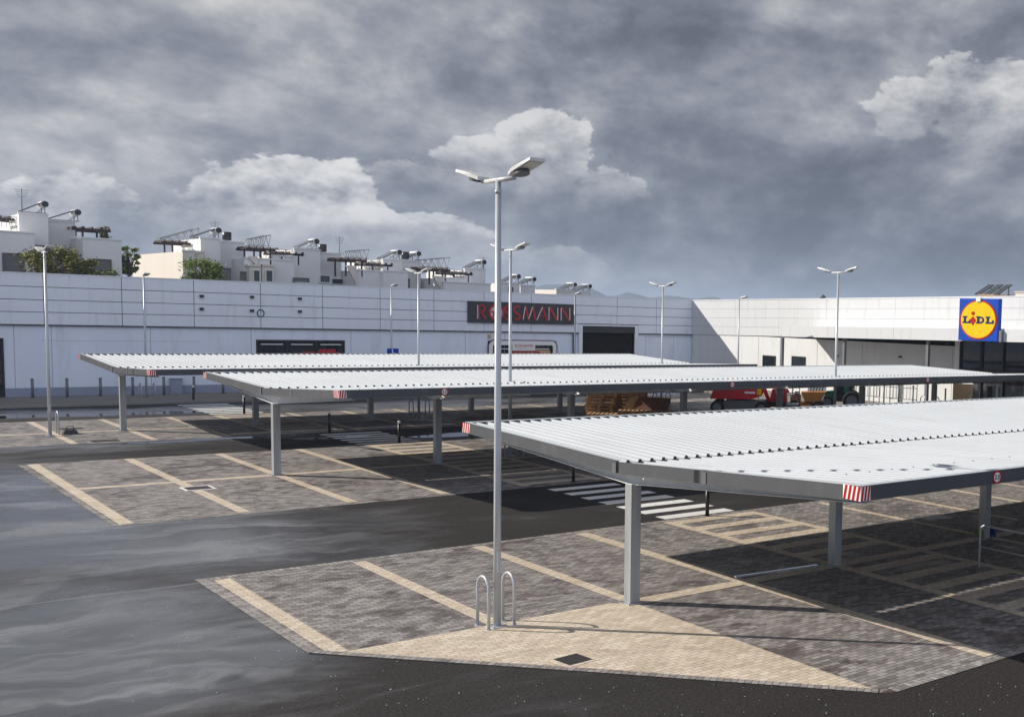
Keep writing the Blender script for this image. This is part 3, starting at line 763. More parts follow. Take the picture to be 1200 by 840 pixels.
# cladding
B(XL, XC, YF + .025, YW - .001, 3.66, 6.12).build('cladding_backing', 'groove', st).location.z = 0
cl = MB(); zz = [(3.66, 4.245), (4.275, 4.845), (4.875, 5.475), (5.505, 6.12)]
x = 10.23 - 3.255 * 16
xs = []
while x < XC: xs.append(x); x += 3.255
sx0, sx1, sz0, sz1 = 31.88, 39.42, 4.18, 5.54
for x in xs:
    x1 = min(x + 3.225, XC)
    for i, (a, b) in enumerate(zz):
        if x1 > dx0 - .3 and x < dx1 + .3 and i == 0:
            if x < dx0 - .3: cl.box(x, dx0 - .3, YF, YF + .024, a, b)
            if x1 > dx1 + .3: cl.box(max(x, dx1 + .3), x1, YF, YF + .024, a, b)
            continue
        cl.box(x, x1, YF, YF + .024, a, b)
cl.build('cladding', 'cladding', st)
B(XL, XC, YF - .03, YW + .3, 6.122, 6.17).build('coping', 'galv_white', st)
B(XL, dx0 - .3, YF - .012, YF + .12, 3.60, 3.655).build('band_drip', 'black', st); B(dx1 + .3, XC, YF - .012, YF + .12, 3.60, 3.655).build('band_drip', 'black', st)
# round vent ring and fixings
vr = MB(); c = (19.97, 4.46)
ring = [(c[0] + .17 * math.cos(q), YF - .03, c[1] + .2 * math.sin(q)) for q in [2 * math.pi * k / 16 for k in range(17)]]
vr.tube(ring, .028, 6, cap=False); vr.build('vent_ring', 'green', st)
fx = MB()
for px, py in ((236, 347), (236, 362), (295, 348), (295, 364), (351, 350), (351, 365)):
    X, Z = at(px, py, YF); fx.box(X - .09, X + .09, YF - .12, YF - .001, Z - .07, Z + .07)
fx.build('wall_fixing', 'black', st)
X, Z = at(573, 394, YW); mbx = MB().box(X - .09, X + .09, YW - .15, YW - .001, Z - .12, Z + .12); mbx.build('alarm_box', 'crate', st)
# utility box
ub = thing('meter_cabinet', (15.78, 67.1, .12), 'grey metal cabinet standing against the foot of the long wall', 'cabinet')
B(15.52, 16.05, 67.05, 67.38, .12, .88).build('body', 'plinth', ub); B(15.50, 16.07, 67.03, 67.38, .88, .92).build('lid', 'grey_metal', ub); B(15.56, 16.01, 67.035, 67.049, .2, .84).build('door', 'plinth', ub)
# door hood near the corner
X0_, Z0_ = at(831, 420, YW); X1_, Z1_ = at(843, 416, YW)
dr = MB().box(X0_, X1_ - .1, YW - .02, YW - .002, .12, Z1_).build('side_door', 'dark_glass', st)
MB().box(X0_ - .35, X1_ + .02, YW - .55, YW - .002, Z1_ + .06, Z1_ + .13).build('door_hood', 'white', st)
B(X0_ + .1, X1_ - .1, YW - .1, YW - .003, Z1_ + .25, Z1_ + .36).build('door_sign', 'seam', st)

# ------ lettered sign
class Strokes:
    def __init__(s, fn): s.fn = fn; s.mb = MB()
    def seg(s, pts, w, d=.03):
        # pts in 2D, ribbon of widths w mapped by fn(u, v, depth)
        ws = w if isinstance(w, (list, tuple)) else [w] * len(pts); L = []; Rr = []
        for k, p in enumerate(pts):
            a = Vector(pts[max(0, k - 1)]); b = Vector(pts[min(len(pts) - 1, k + 1)]); t = (b - a).normalized(); n = Vector((-t.y, t.x))
            L.append(Vector(p) + n * ws[k] / 2); Rr.append(Vector(p) - n * ws[k] / 2)
        for k in range(len(pts) - 1):
            q = [L[k], L[k + 1], Rr[k + 1], Rr[k]]
            s.mb.hexa([s.fn(u, v, 0) for u, v in q] + [s.fn(u, v, d) for u, v in q])
    def poly(s, pts, d=.03):
        bot = [Vector(s.fn(u, v, 0)) for u, v in pts]; top = Vector(s.fn(0, 0, d)) - Vector(s.fn(0, 0, 0))
        s.mb.prism(bot, top)
def S_curve(x, z, w, h):
    P = [(.92, .86), (.72, .97), (.42, 1.0), (.14, .88), (.06, .70), (.2, .56), (.5, .47), (.82, .36), (.94, .2), (.78, .05), (.45, 0), (.2, .03), (.02, .14)]
    return [(x + a * w, z + b * h) for a, b in P]
def make_rossmann(x0, z0, W, Hh, Y, parent, dep=.05, red='sign_red', pink='sign_pink', disc=True):
    fn = lambda u, v, d: (x0 + u * W, Y - d, z0 + v * Hh)
    fnp = lambda u, v, d: (x0 + u * W, Y - .001 - d * .9, z0 + v * Hh)
    r_ = Strokes(fn); p_ = Strokes(fnp)
    asp = Hh / W
    # letters laid out in u in [0,1]; widths in u units (handled by scaling v)
    def seg(S, pts, w, d=dep):
        S2 = Strokes(lambda u, v, dd: (x0 + u, (Y if S is r_ else Y - .004) - dd, z0 + v)); S2.mb = S.mb
        S2.seg([(a * W, b * Hh) for a, b in pts], w, d)
    tk, tn = .155 * Hh, .075 * Hh
    # R
    seg(p_, [(.012, 0), (.012, 1)], tn)
    seg(r_, [(.03, 0), (.03, 1)], tn)
    seg(r_, [(.025, .97), (.06, 1.0), (.082, .88), (.085, .72), (.072, .58), (.03, .50)], [tn, tk, tk, tk, tk, tn])
    seg(r_, [(.048, .52), (.095, .0)], tk)
    # O as round emblem
    cx, cz, ro = .205, .49, .55
    ring = [(cx + ro * Hh / W * math.cos(q), cz + ro * math.sin(q)) for q in [2 * math.pi * k / 28 for k in range(29)]]
    seg(r_, ring, tk * .95)
    if disc:
        inner = [(cx + (ro * .86) * Hh / W * math.cos(q), cz + (ro * .86) * math.sin(q)) for q in [2 * math.pi * k / 24 for k in range(24)]]
        p_.poly(inner, dep * .5)
        q = asp
        seg(r_, [(cx - .4 * q, .52), (cx + .35 * q, .52)], tk * .9, dep * .9)
        seg(r_, [(cx - .25 * q, .40), (cx - .05 * q, .36), (cx + .3 * q, .44)], tk * 1.5, dep * .95)
        seg(r_, [(cx - .2 * q, .4), (cx - .28 * q, .08)], tn * 1.2, dep * .9); seg(r_, [(cx + .05 * q, .4), (cx + .0 * q, .04)], tn * 1.2, dep * .9); seg(r_, [(cx + .28 * q, .4), (cx + .25 * q, .1)], tn * 1.2, dep * .9)
        seg(r_, [(cx + .1 * q, .6), (cx + .22 * q, .85)], tn * 1.2, dep * .9)
    for sx in (.285, .383):
        c = S_curve(sx, 0, .075, 1)
        seg(r_, c, [tn, tn * 1.3, tk, tk, tk, tk, tk * 1.1, tk, tk, tk, tn * 1.5, tn, tn])
    # M
    seg(p_, [(.486, 0), (.508, 1)], tn); seg(r_, [(.508, 1), (.546, 0)], tk); seg(p_, [(.544, .05), (.590, 1)], tn); seg(r_, [(.590, 1), (.617, 0)], tk)
    # A
    seg(p_, [(.636, 0), (.696, 1)], tn); seg(r_, [(.696, 1), (.742, 0)], tk); seg(r_, [(.660, .32), (.722, .32)], tn)
    for nx in (.768, .905):
        seg(p_, [(nx, 0), (nx, 1)], tn); seg(r_, [(nx + .006, 1), (nx + .094, .0)], tk * 1.15); seg(p_, [(nx + .098, .02), (nx + .098, 1)], tn)
    a = r_.mb.build('lettering', red, parent); b = p_.mb.build('pale_lettering', pink, parent)
sg = thing('store_sign', ((sx0 + sx1) / 2, YF, sz0), 'long black sign with red ROSSMANN lettering high on the grey panelled wall', 'sign')
B(sx0, sx1, YF - .14, YF - .002, sz0, sz1).build('panel', 'sign_black', sg)
make_rossmann(sx0 + .52, sz0 + .26, 6.55, .86, YF - .141, sg)
ws = thing('window_sign', (35.7, YW, 2.4), 'white ROSSMANN sign hanging in the rounded shop window', 'sign')
B(34.92, 36.52, YW - .16, YW - .115, 2.42, 2.97).build('panel', 'white', ws)
make_rossmann(35.08, 2.66, 1.28, .17, YW - .161, ws, .008, 'sign_red', 'sign_red', False)
ul = MB()
for k in range(12): ul.box(35.12 + k * .103, 35.19 + k * .103, YW - .168, YW - .161, 2.53, 2.56)
ul.build('small_print', 'seam', ws)
aw = thing('red_awning', (35.7, YW, 2.1), 'low red canopy under the white sign in the rounded shop window', 'canopy')
MB().hexa([(34.85, YW - .75, 1.9), (36.95, YW - .75, 1.9), (36.95, YW - .12, 1.9), (34.85, YW - .12, 1.9), (34.95, YW - .7, 2.18), (36.75, YW - .7, 2.18), (36.85, YW - .12, 2.38), (34.9, YW - .12, 2.38)]).build('cover', 'sign_red', aw)
B(35.5, 36.3, YW - .765, YW - .751, 1.95, 2.08).build('badge', 'sign_pink', aw)

# wheelchair parking plate
X, Z = at(460, 415, 62.9)
wp = thing('disabled_parking_sign', (X, 62.9, 0), 'blue wheelchair parking plate on a thin post behind the farthest carport', 'sign')
MB().tube([(X, 62.9, .12), (X, 62.9, Z + .3)], .03, 8).build('post', 'steel_pole', wp)
B(X - .32, X + .32, 62.84, 62.865, Z - .35, Z + .32).build('plate', 'blue', wp)
fn = lambda u, v, d: (X + u, 62.838 - d, Z + v)
S_ = Strokes(fn)
S_.seg([(-.03, .2), (-.03, .02), (.1, .0), (.15, -.16)], .05, .006); S_.seg([(-.03, .1), (.09, .08)], .04, .006)
S_.seg([(-.03 + .14 * math.cos(q), -.10 + .14 * math.sin(q)) for q in [2.0 + 4.2 * k / 10 for k in range(11)]], .035, .006)
S_.poly([(-.03 + .04 * math.cos(q), .24 + .04 * math.sin(q)) for q in [2 * math.pi * k / 10 for k in range(10)]], .006)
S_.mb.build('wheelchair_symbol', 'white', wp)

# ------------------------------------------------------------------ right wing
wg = thing('supermarket_building', (50, 45, 0), 'bright white supermarket wing with canopy and glass entrance at the right', 'store')
Y0, Y1 = 16.0, 67.28
SL = 0.017
def rz(y): return (67.3 - y) * SL
def slab(mb, x0, x1, ya, yb, z0, z1):     # box whose top and bottom climb gently towards the entrance
    mb.hexa([(x0, ya, z0 + rz(ya)), (x1, ya, z0 + rz(ya)), (x1, yb, z0 + rz(yb)), (x0, yb, z0 + rz(yb)), (x0, ya, z1 + rz(ya)), (x1, ya, z1 + rz(ya)), (x1, yb, z1 + rz(yb)), (x0, yb, z1 + rz(yb))])
WX = 49.15
lw = MB(); lw.box(WX + .06, WX + .3, 41.5, Y1, .1, 3.75); lw.build('wall', 'cream_wall', wg)
bk_ = MB(); slab(bk_, WX + .03, WX + .3, Y0, Y1, 3.66, 6.1); bk_.build('cladding_backing', 'seam_white', wg)
cl = MB(); y = Y1
lens = [5.1, 4.7, 4.7, 6.1, 6.1, 5.2, 5.2, 5.2, 5.2, 5.2]
for L in lens:
    ya = max(Y0, y - L)
    for i, (a, b) in enumerate(((3.66, 4.25), (4.262, 4.87), (4.882, 5.49), (5.502, 6.12))): slab(cl, WX, WX + .029, ya + .008, y - .008, a, b)
    y = ya
cl.build('cladding', 'white_panel', wg)
cp = MB(); slab(cp, WX - .03, WX + .4, Y0, Y1, 6.122, 6.17); cp.build('coping', 'galv_white', wg)
B(WX + .31, WX + 30, Y0, Y1, 0.1, 5.95).build('building_core', 'interior', wg)
# canopy
CYe = 54.0; CXo = 46.45
cn = MB()
y = CYe
while y > Y0 + 1:
    ya = max(Y0, y - 4.9); slab(cn, CXo, CXo + .12, ya + .012, y - .012, 3.66, 4.34); y = ya
slab(cn, CXo + .12, WX - .002, CYe - .14, CYe - .012, 3.66, 4.34)
cn.build('canopy_fascia', 'white_panel', wg)
cs = MB(); slab(cs, CXo + .121, WX - .002, Y0, CYe - .15, 3.72, 3.8); cs.build('canopy_soffit', 'cream_wall', wg)
cs = MB(); slab(cs, CXo + .121, WX - .002, Y0, CYe - .15, 4.22, 4.3); cs.build('canopy_roof', 'galv_white', wg)
for px in (917, 990, 1088, 1170 + 40):
    d = ray(px, 400); t = (CXo + .4) / d.x; yy = d.y * t
    MB().box(CXo + .3, CXo + .48, yy - .09, yy + .09, .1, 3.70 + rz(yy)).build('canopy_column', 'grey_metal', wg)
# small dark windows in the wing
def onx(px, py, X):
    d = ray(px, py); t = X / d.x; return d.y * t, H + d.z * t
for (pa, pb, pt, pbm) in ((893.5, 908, 416, 428), (927.5, 943, 417, 428)):
    ya, zt = onx(pa, pt, WX); yb, zb = onx(pb, pbm, WX)
    w_ = B(WX + .0, WX + .055, yb, ya, zb - .8, zt).build('window', 'black', wg)
    B(WX - .008, WX - .002, yb + .06, ya - .06, zb - .74, zt - .06).build('pane', 'dark_glass', w_)
# seams on lower wall
sm = MB()
for px in (889, 958, 1011, 1117):
    yy, _ = onx(px, 400, WX + .06); sm.box(WX + .052, WX + .0595, yy - .012, yy + .012, .1, 3.7)
sm.build('wall_seam', 'seam', wg)
# cameras under canopy
for px, py in ((1111, 403), (981, 417), (1055, 418)):
    yy, zz_ = onx(px, py, WX); B(WX - .1, WX + .055, yy - .08, yy + .08, zz_ - .05, zz_ + .05).build('wall_camera', 'black', wg)
# glass entrance
gl = MB().box(WX + .10, WX + .13, 17, 41.48, .1, 4.1).build('entrance_glass', 'dark_glass', wg)
fm = MB(); y = 41.45
while y > 20: fm.box(WX - .02, WX + .098, y - .08, y, .1, 4.1); y -= 1.55
fm.box(WX - .021, WX + .097, 20, 41.45, 2.42, 2.52)
fm.build('entrance_mullion', 'black', wg)
B(WX - .04, WX + .3, 41.46, 41.8, .1, 4.1).build('entrance_pilaster', 'white', wg)

# --- square sign
sgn = thing('supermarket_sign', (CXo, 38.5, 4.0), 'large blue square sign with yellow disc reading LIDL above the glass entrance', 'sign')
Ya, zt = onx(1124.5, 349.5, CXo - .25); Yb, zt2 = onx(1171, 349, CXo - .25); Yc, zb = onx(1123, 398.5, CXo - .25)
Ww = Ya - Yb; Hh_ = zt - zb; XS = CXo - .25
sb = MB().box(XS, XS + .28, Yb, Ya, zb, zt)
so = sb.build('panel', 'blue', sgn)
bev = so.modifiers.new('bevel', 'BEVEL'); bev.width = .03; bev.segments = 2
cu, cv = (Ya + Yb) / 2, (zb + zt) / 2
fn = lambda u, v, d: (XS - .002 - d, cu - u * Ww / 2, cv + v * Hh_ / 2)
def ell(r, k=48): return [(r * math.cos(2 * math.pi * q / k), r * math.sin(2 * math.pi * q / k)) for q in range(k)]
s_ = Strokes(fn); s_.poly(ell(.93), .02); s_.mb.build('red_ring', 'sticker_red', sgn)
s_ = Strokes(fn); s_.poly(ell(.865), .03); s_.mb.build('yellow_disc', 'yellow', sgn)
fn2 = lambda u, v, d: (XS - .033 - d, cu - u * Ww / 2, cv + v * Hh_ / 2)
s_ = Strokes(fn2)
def rc(u0, u1, v0, v1): s_.poly([(u0, v0), (u1, v0), (u1, v1), (u0, v1)], .02)
def Lletter(u):
    rc(u, u + .22, .10, .16); rc(u + .06, u + .16, -.10, .10); rc(u, u + .40, -.17, -.10)
    s_.poly([(u + .40, -.17), (u + .40, .0), (u + .35, .0), (u + .30, -.10), (u + .30, -.17)], .021)
Lletter(-.77); Lletter(.39)
u = -.08
rc(u, u + .1, .10, .16); rc(u, u + .1, -.17, -.11); rc(u + .05, u + .16, -.17, .16)
s_.seg([(u + .16, .125), (u + .26, .115), (u + .345, .05), (u + .35, -.05), (u + .27, -.12), (u + .16, -.135)], [.07, .07, .085, .085, .07, .07], .021)
s_.mb.build('blue_letters', 'navy', sgn)
s_ = Strokes(fn2)
s_.poly([(-.25 + a, -.03 + b) for a, b in ((-.16, 0), (0, -.24), (.16, 0), (0, .19))], .02)
s_.poly([(-.25 + .085 * math.cos(q), .30 + .085 * math.sin(q)) for q in [2 * math.pi * k / 16 for k in range(16)]], .02)
s_.mb.build('red_letter', 'sticker_red', sgn)
B(XS - .1, XS + .1, cu - .16, cu + .12, zt - .17, zt + .02).build('top_lamp', 'white', sgn)
B(XS + .05, XS + .24, Yb - .2, Yb - .01, zb + .0, zb + .6).build('side_box', 'grey_metal', sgn)

# solar panels on wing roof and low building beyond
sp = thing('solar_panel_array', (57, 44, 6.4), 'row of three tilted dark solar panels on the white wing roof', 'solar panels')
for k in range(3):
    ya, za = onx(1147 + 10.5 * k, 345.5, 58); yb, zb_ = onx(1153 + 10.5 * k, 334, 58); w = .42
    ya, yb = ya, yb
    MB().hexa([(57.7, ya - w, za), (57.7, ya + .1, za), (58.6, yb + .1, zb_), (58.6, yb - w, zb_), (57.68, ya - w, za + .06), (57.68, ya + .1, za + .06), (58.58, yb + .1, zb_ + .06), (58.58, yb - w, zb_ + .06)]).build('panel', 'collector', sp)
    MB().bar((58.5, yb - .2, 6), (58.5, yb - .2, zb_), .05).build('prop', 'grey_metal', sp)
def roofbox(label, px0, px1, py, X, m, name='rooftop_box', dep=3, zb=5.9):
    ya, za = onx(px0, py, X); yb, zb2 = onx(px1, py, X)
    r_ = thing(name, (X, (ya + yb) / 2, zb), label, 'rooftop unit')
    B(X, X + dep, yb, ya, zb, za).build('body', m, r_); B(X - .05, X + dep + .05, yb - .05, ya + .05, za, za + .06).build('cover', m, r_)
roofbox('tan rooftop block under the solar panels', 1147, 1166, 346, 57.2, 'crate')
roofbox('brown low rooftop block right of the solar panels', 1166, 1180, 346.5, 57.2, 'ply')
roofbox('cream rooftop block at the right edge above the wing', 1190, 1225, 342.5, 57.2, 'house_cream')
for px, lab in ((929, 'small dark cowl on the white wing roof left of the lamp'), ):
    ya, za = onx(px + 35, 348.5, 54)
    r_ = thing('roof_cowl', (54, ya, 6), 'small dark cowl on the white wing roof', 'roof cowl')
    MB().tube([(54, ya, 5.9), (54, ya, za - .05)], .1, 8).build('stem', 'grey_metal', r_)
    MB().tube([(54, ya, za - .05), (54, ya, za + .08), (54, ya, za + .2)], [.25, .22, .05], 10).build('cap', 'grey_metal', r_)

# ------------------------------------------------------------------ machines behind the carports
def local(o): return o
def wheel(par, x, y, r, w, name='wheel', rim='grey_metal'):
    n = 24; t = MB()
    prof = [(-w / 2, r * .62), (-w / 2, r * .93), (-w * .38, r), (w * .38, r), (w / 2, r * .93), (w / 2, r * .62)]
    rings = []
    for a in range(n):
        q = 2 * math.pi * a / n; rings.append([(x + pr * math.cos(q), y + pw, r + pr * math.sin(q)) for pw, pr in prof])
    i = len(t.v)
    for rg in rings: t.v += [Vector(p) for p in rg]
    for a in range(n):
        for k in range(len(prof)):
            t.f.append([i + a * 6 + k, i + a * 6 + (k + 1) % 6, i + ((a + 1) % n) * 6 + (k + 1) % 6, i + ((a + 1) % n) * 6 + k]); t.sm.append(k in (1, 2, 3))
    wo_ = t.build(name, 'tyre', par)
    rm = MB().tube([(x, y - w * .36, r), (x, y + w * .36, r)], r * .62, 16); rm.tube([(x, y - w * .46, r), (x, y + w * .46, r)], r * .22, 8)
    rm.build('rim', rim, wo_)
# red boom lift
ml = thing('boom_lift', (0, 0, 0), 'red boom lift with dark chassis parked behind the middle carport', 'boom lift')
for x in (-1.35, .02, 1.5):
    pass
for x in (-1.15, 1.15):
    for y in (-.85, .85): wheel(ml, x, y, .36, .28)
B(-.75, .75, -.6, .6, .3, .6).build('chassis', 'grey_metal', ml)
MB().prism([(-1.2, -.62, .3), (-.75, -.62, .70), (1.3, -.62, .74), (1.3, -.62, .25), (.2, -.62, .25)], (0, 1.24, 0)).build('chassis_deck', 'lamp_dark', ml)
MB().tube([(0, 0, .74), (0, 0, .80)], .45, 20).build('turntable', 'black', ml)
MB().prism([(-1.55, -.72, .78), (-1.3, -.72, 1.5), (1.35, -.72, 1.5), (1.15, -.72, 1.0), (.6, -.72, .80), (-.3, -.72, .79)], (0, .6, 0)).build('engine_cover', 'red', ml)
MB().prism([(-1.35, .12, .8), (-1.1, .12, 1.5), (.9, .12, 1.5), (.8, .12, .8)], (0, .6, 0)).build('tank_cover', 'red', ml)
B(.25, .8, -.735, -.721, 1.1, 1.2).build('white_lettering_plate', 'white', ml); B(.9, 1.12, -.735, -.721, 1.05, 1.38).build('yellow_plate', 'yellow', ml)
bm_ = MB(); bm_.bar((-1.0, 0, 1.6), (1.9, 0, 1.95), .26, .3); bm_.bar((1.9, 0, 1.95), (2.5, 0, 1.15), .18, .2)
bm_.build('boom', 'red', ml)
bk2 = MB()
for z in (.55, 1.1, 1.6):
    bk2.tube([(2.4, -.7, z), (3.1, -.7, z), (3.1, .7, z), (2.4, .7, z), (2.4, -.7, z)], .022, 6)
for x, y in ((2.4, -.7), (3.1, -.7), (3.1, .7), (2.4, .7)): bk2.tube([(x, y, .5), (x, y, 1.6)], .022, 6)
bk2.box(2.4, 3.1, -.7, .7, .5, .54); bk2.build('basket', 'grey_metal', ml)
place(ml, 36.9, 46.1, R(-42), 1.0)
# red compact crane
rc_ = thing('compact_crane', (0, 0, 0), 'narrow red crane with leaning mast right of the boom lift', 'crane')
for x in (-.6, .6): 
    for y in (-.5, .5): wheel(rc_, x, y, .27, .2)
B(-.75, .75, -.4, .4, .3, .55).build('chassis', 'black', rc_)
MB().prism([(-.35, -.35, .58), (-.2, -.35, 1.25), (.55, -.35, 1.35), (.6, -.35, .58)], (0, .7, 0)).build('body', 'red', rc_)
MB().bar((-.35, 0, .5), (-.95, 0, 1.95), .22, .2).build('mast', 'red', rc_)
MB().bar((-.95, 0, 1.95), (.3, 0, 2.1), .16, .16).build('jib', 'red', rc_)
B(.0, .4, -.37, -.351, 1.0, 1.2).build('white_mark', 'white', rc_)
place(rc_, 39.2, 45.9, R(-45), 1.0)
# orange dumper
dm = thing('site_dumper', (0, 0, 0), 'muddy orange site dumper between the red crane and the green tractor', 'dumper')
for x in (-.75, .65):
    for y in (-.6, .6): wheel(dm, x, y, .36, .28)
B(-1.0, .9, -.45, .45, .36, .6).build('chassis', 'orange', dm)
MB().prism([(-.1, -.6, .65), (-.35, -.6, 1.2), (1.15, -.6, 1.25), (.8, -.6, .65)], (0, 1.2, 0)).build('skip', 'orange', dm)
B(-1.0, -.4, -.4, .4, .62, 1.0).build('engine_cover', 'ply', dm)
B(-.75, -.45, -.25, .25, 1.0, 1.2).build('seat', 'black', dm)
rb = MB().tube([(-.9, -.42, .9), (-.9, -.42, 1.95), (-.9, .42, 1.95), (-.9, .42, .9)], .03, 8); rb.build('roll_bar', 'white', dm)
place(dm, 41.0, 45.4, R(-45), .9)
# tilted striped board
tb = thing('striped_board', (41.9, 46.2, 0), 'white board with green stripes leaning beside the green tractor', 'board')
p0 = Vector((41.6, 46.2, .1)); e = Vector((.707, -.707, 0)); q_ = Vector((.3, .3, 0))
def PB(a, z, d=0): return p0 + e * a + q_ * (z * .25) + Vector((0, 0, z)) - q_.normalized() * d
MB().hexa([PB(0, .3), PB(.95, .3), PB(.95, .3, .05), PB(0, .3, .05), PB(.2, 1.75), PB(1.3, 1.75), PB(1.3, 1.75, .05), PB(.2, 1.75, .05)]).build('board', 'white', tb)
gs = MB()
for k in range(5):
    a = .18 + k * .16
    gs.hexa([PB(a, .6, .055), PB(a + .06, .6, .055), PB(a + .06, .6, .065), PB(a, .6, .065), PB(a + .2, 1.7, .055), PB(a + .26, 1.7, .055), PB(a + .26, 1.7, .065), PB(a + .2, 1.7, .065)])
gs.build('stripe', 'green', tb)
B(41.9, 42.2, 46.2, 46.5, 0, .4).build('foot', 'grey_metal', tb)
# green tractor
tr = thing('tractor', (0, 0, 0), 'dark green tractor with a cab behind the middle carport', 'tractor')
for y in (-.75, .75): wheel(tr, -.75, y, .45, .3); wheel(tr, .85, y, .6, .42)
MB().prism([(-1.35, -.3, .55), (-1.3, -.3, 1.1), (-.2, -.3, 1.2), (-.2, -.3, .55)], (0, .6, 0)).build('bonnet', 'green', tr)
B(-.9, 1.1, -.35, .35, .5, .75).build('chassis', 'black', tr)
cb = MB()
for x, y in ((-.2, -.55), (-.2, .55), (1.0, -.55), (1.0, .55)): cb.bar((x, y, .75), (x * .9 + .02, y * .9, 2.0), .07)
cb.build('cab_frame', 'black', tr)
B(-.15, .9, -.46, .46, .76, 1.95).build('cab_glass', 'dark_glass', tr)
B(-.3, 1.1, -.6, .6, 2.0, 2.1).build('cab_roof', 'green', tr)
MB().prism([(.3, -.62, 1.1), (.35, -.62, 1.9), (.6, -.62, 1.9), (.7, -.62, 1.1)], (0, .05, 0)).build('door_panel', 'green', tr)
B(-1.45, -1.35, -.5, .5, .45, .8).build('front_weight', 'black', tr)
place(tr, 43.9, 45.9, R(-45), .88)

# pallet stacks
def pallet(par_label, x, y, z, rz, first):
    r_ = thing('pallet', (x, y, z), par_label, 'pallet', 'wooden pallets stacked under the middle carport', rz)
    tp = MB(); 
    for k in range(7): tp.box(-.6 + k * .18, -.6 + k * .18 + .10, -.4, .4, .122, .144)
    o = tp.build('deck', 'wood'); o.parent = r_
    bl = MB()
    for a in (-.6, -.07, .46):
        for b in (-.4, -.06, .3): bl.box(a, a + .14, b, b + .1, .022, .1)
    for b in (-.4, -.06, .3): bl.box(-.6, .6, b, b + .1, .1, .1215)
    for b in (-.4, -.06, .3): bl.box(-.6, .6, b, b + .1, 0.0, .0215)
    o = bl.build('blocks', 'wood'); o.parent = r_
    return r_
base = pallet('lowest pallet of the tall stack on the left', 25.7, 41.6, .01, R(-40), True)
onum = ['lowest', 'second', 'third', 'fourth', 'fifth', 'sixth', 'seventh', 'eighth', 'ninth', 'tenth', 'eleventh', 'twelfth']
first = True
for (sx, sy, n, nm, rz0) in ((25.7, 41.6, 12, 'the tall stack on the left', -40), (26.85, 41.05, 12, 'the tall stack behind the brown board', -46),
                             (25.15, 40.6, 6, 'the low front stack at the left', -44), (26.2, 39.95, 7, 'the middle front stack', -47), (27.2, 39.3, 7, 'the right front stack', -42)):
    for k in range(n):
        if first: first = False; continue
        c = copy_tree(base); c.location = (sx + random.uniform(-.07, .07), sy + random.uniform(-.07, .07), .01 + .147 * k); c.rotation_euler = (0, 0, R(rz0 + random.uniform(-7, 7)))
        c['label'] = '%s pallet counted from the ground in %s' % (onum[k], nm)
bs = thing('brown_sheet', (27, 39.7, 1.05), 'large brown folded board lying across the top of the front pallet stacks', 'board')
a_ = Vector((25.95, 40.5, .0)); ex = Vector((.72, -.69, 0)); nn = Vector((.69, .72, 0))
def Q(u, z, d=0): return a_ + ex * u + nn * d + Vector((0, 0, z))
MB().hexa([Q(.5, 1.05), Q(2.0, 1.05), Q(2.0, 1.05, .04), Q(.5, 1.05, .04), Q(.75, 1.58, .25), Q(2.1, 1.55, .25), Q(2.1, 1.55, .29), Q(.75, 1.58, .29)]).build('board', 'ply', bs)
MB().hexa([Q(.1, 1.05, -.05), Q(.49, 1.05), Q(.49, 1.05, .04), Q(.1, 1.05, -.01), Q(.42, 1.57, .14), Q(.74, 1.58, .25), Q(.74, 1.58, .29), Q(.42, 1.57, .18)]).build('folded_flap', 'crate', bs)

# pale crate and fences before the wing
def ongX(px, X):
    d = ray(px, 460); t = X / d.x; return X, d.y * t
x, y = ongX(1129, 46.0)
ct = thing('crate', (x, y, .1), 'pale boarded crate under the canopy below the blue square sign', 'crate')
MB().hexa([(x - .35, y + .45, .1), (x + .3, y - .4, .1), (x + .8, y + .0, .1), (x + .15, y + .85, .1), (x - .35, y + .45, 1.85), (x + .3, y - .4, 1.85), (x + .8, y + .0, 1.85), (x + .15, y + .85, 1.85)]).build('boards', 'crate', ct)
MB().hexa([(x - .4, y + .46, 1.852), (x + .3, y - .45, 1.852), (x + .85, y + .0, 1.852), (x + .15, y + .9, 1.852), (x - .3, y + .4, 1.94), (x + .28, y - .3, 1.94), (x + .7, y + .0, 1.94), (x + .15, y + .7, 1.94)]).build('cover', 'white', ct)
def fence(x, y, n, label, L=2.2, rz=0.0):
    r_ = thing('metal_fence', (x, y, .1), label, 'fence', 'movable metal fences before the supermarket', rz)
    fr = MB().tube([(0, 0, 0), (0, 0, 1.9), (L, 0, 1.9), (L, 0, 0)], .03, 6); fr.tube([(0, 0, .55), (L, 0, .55)], .02, 6); fr.tube([(0, 0, 1.2), (L, 0, 1.2)], .02, 6)
    o = fr.build('frame', 'galv'); o.parent = r_
    rl = MB()
    for k in range(1, n): rl.tube([(L * k / n, 0, .55), (L * k / n, 0, 1.9)], .014, 5)
    o = rl.build('rails', 'galv'); o.parent = r_
for k, (pa, lab) in enumerate(((1003, 'metal fence panel right of the tractor'), (1024, 'metal fence panel in the middle before the supermarket wall'), (1043, 'metal fence panel left of the low trolley rails'))):
    x, y = ongX(pa, 46.3); fence(x, y, 8, lab, 1.6, R(-75 + 6 * k))
for k, (pa, lab) in enumerate(((1082, 'left low trolley rail hoop before the cream wall'), (1098, 'right low trolley rail hoop before the cream wall'))):
    x, y = ongX(pa, 45.2); hoop(x, y, .62, 1.1, lab, R(-20), .028, 'low trolley hoops before the supermarket wall')
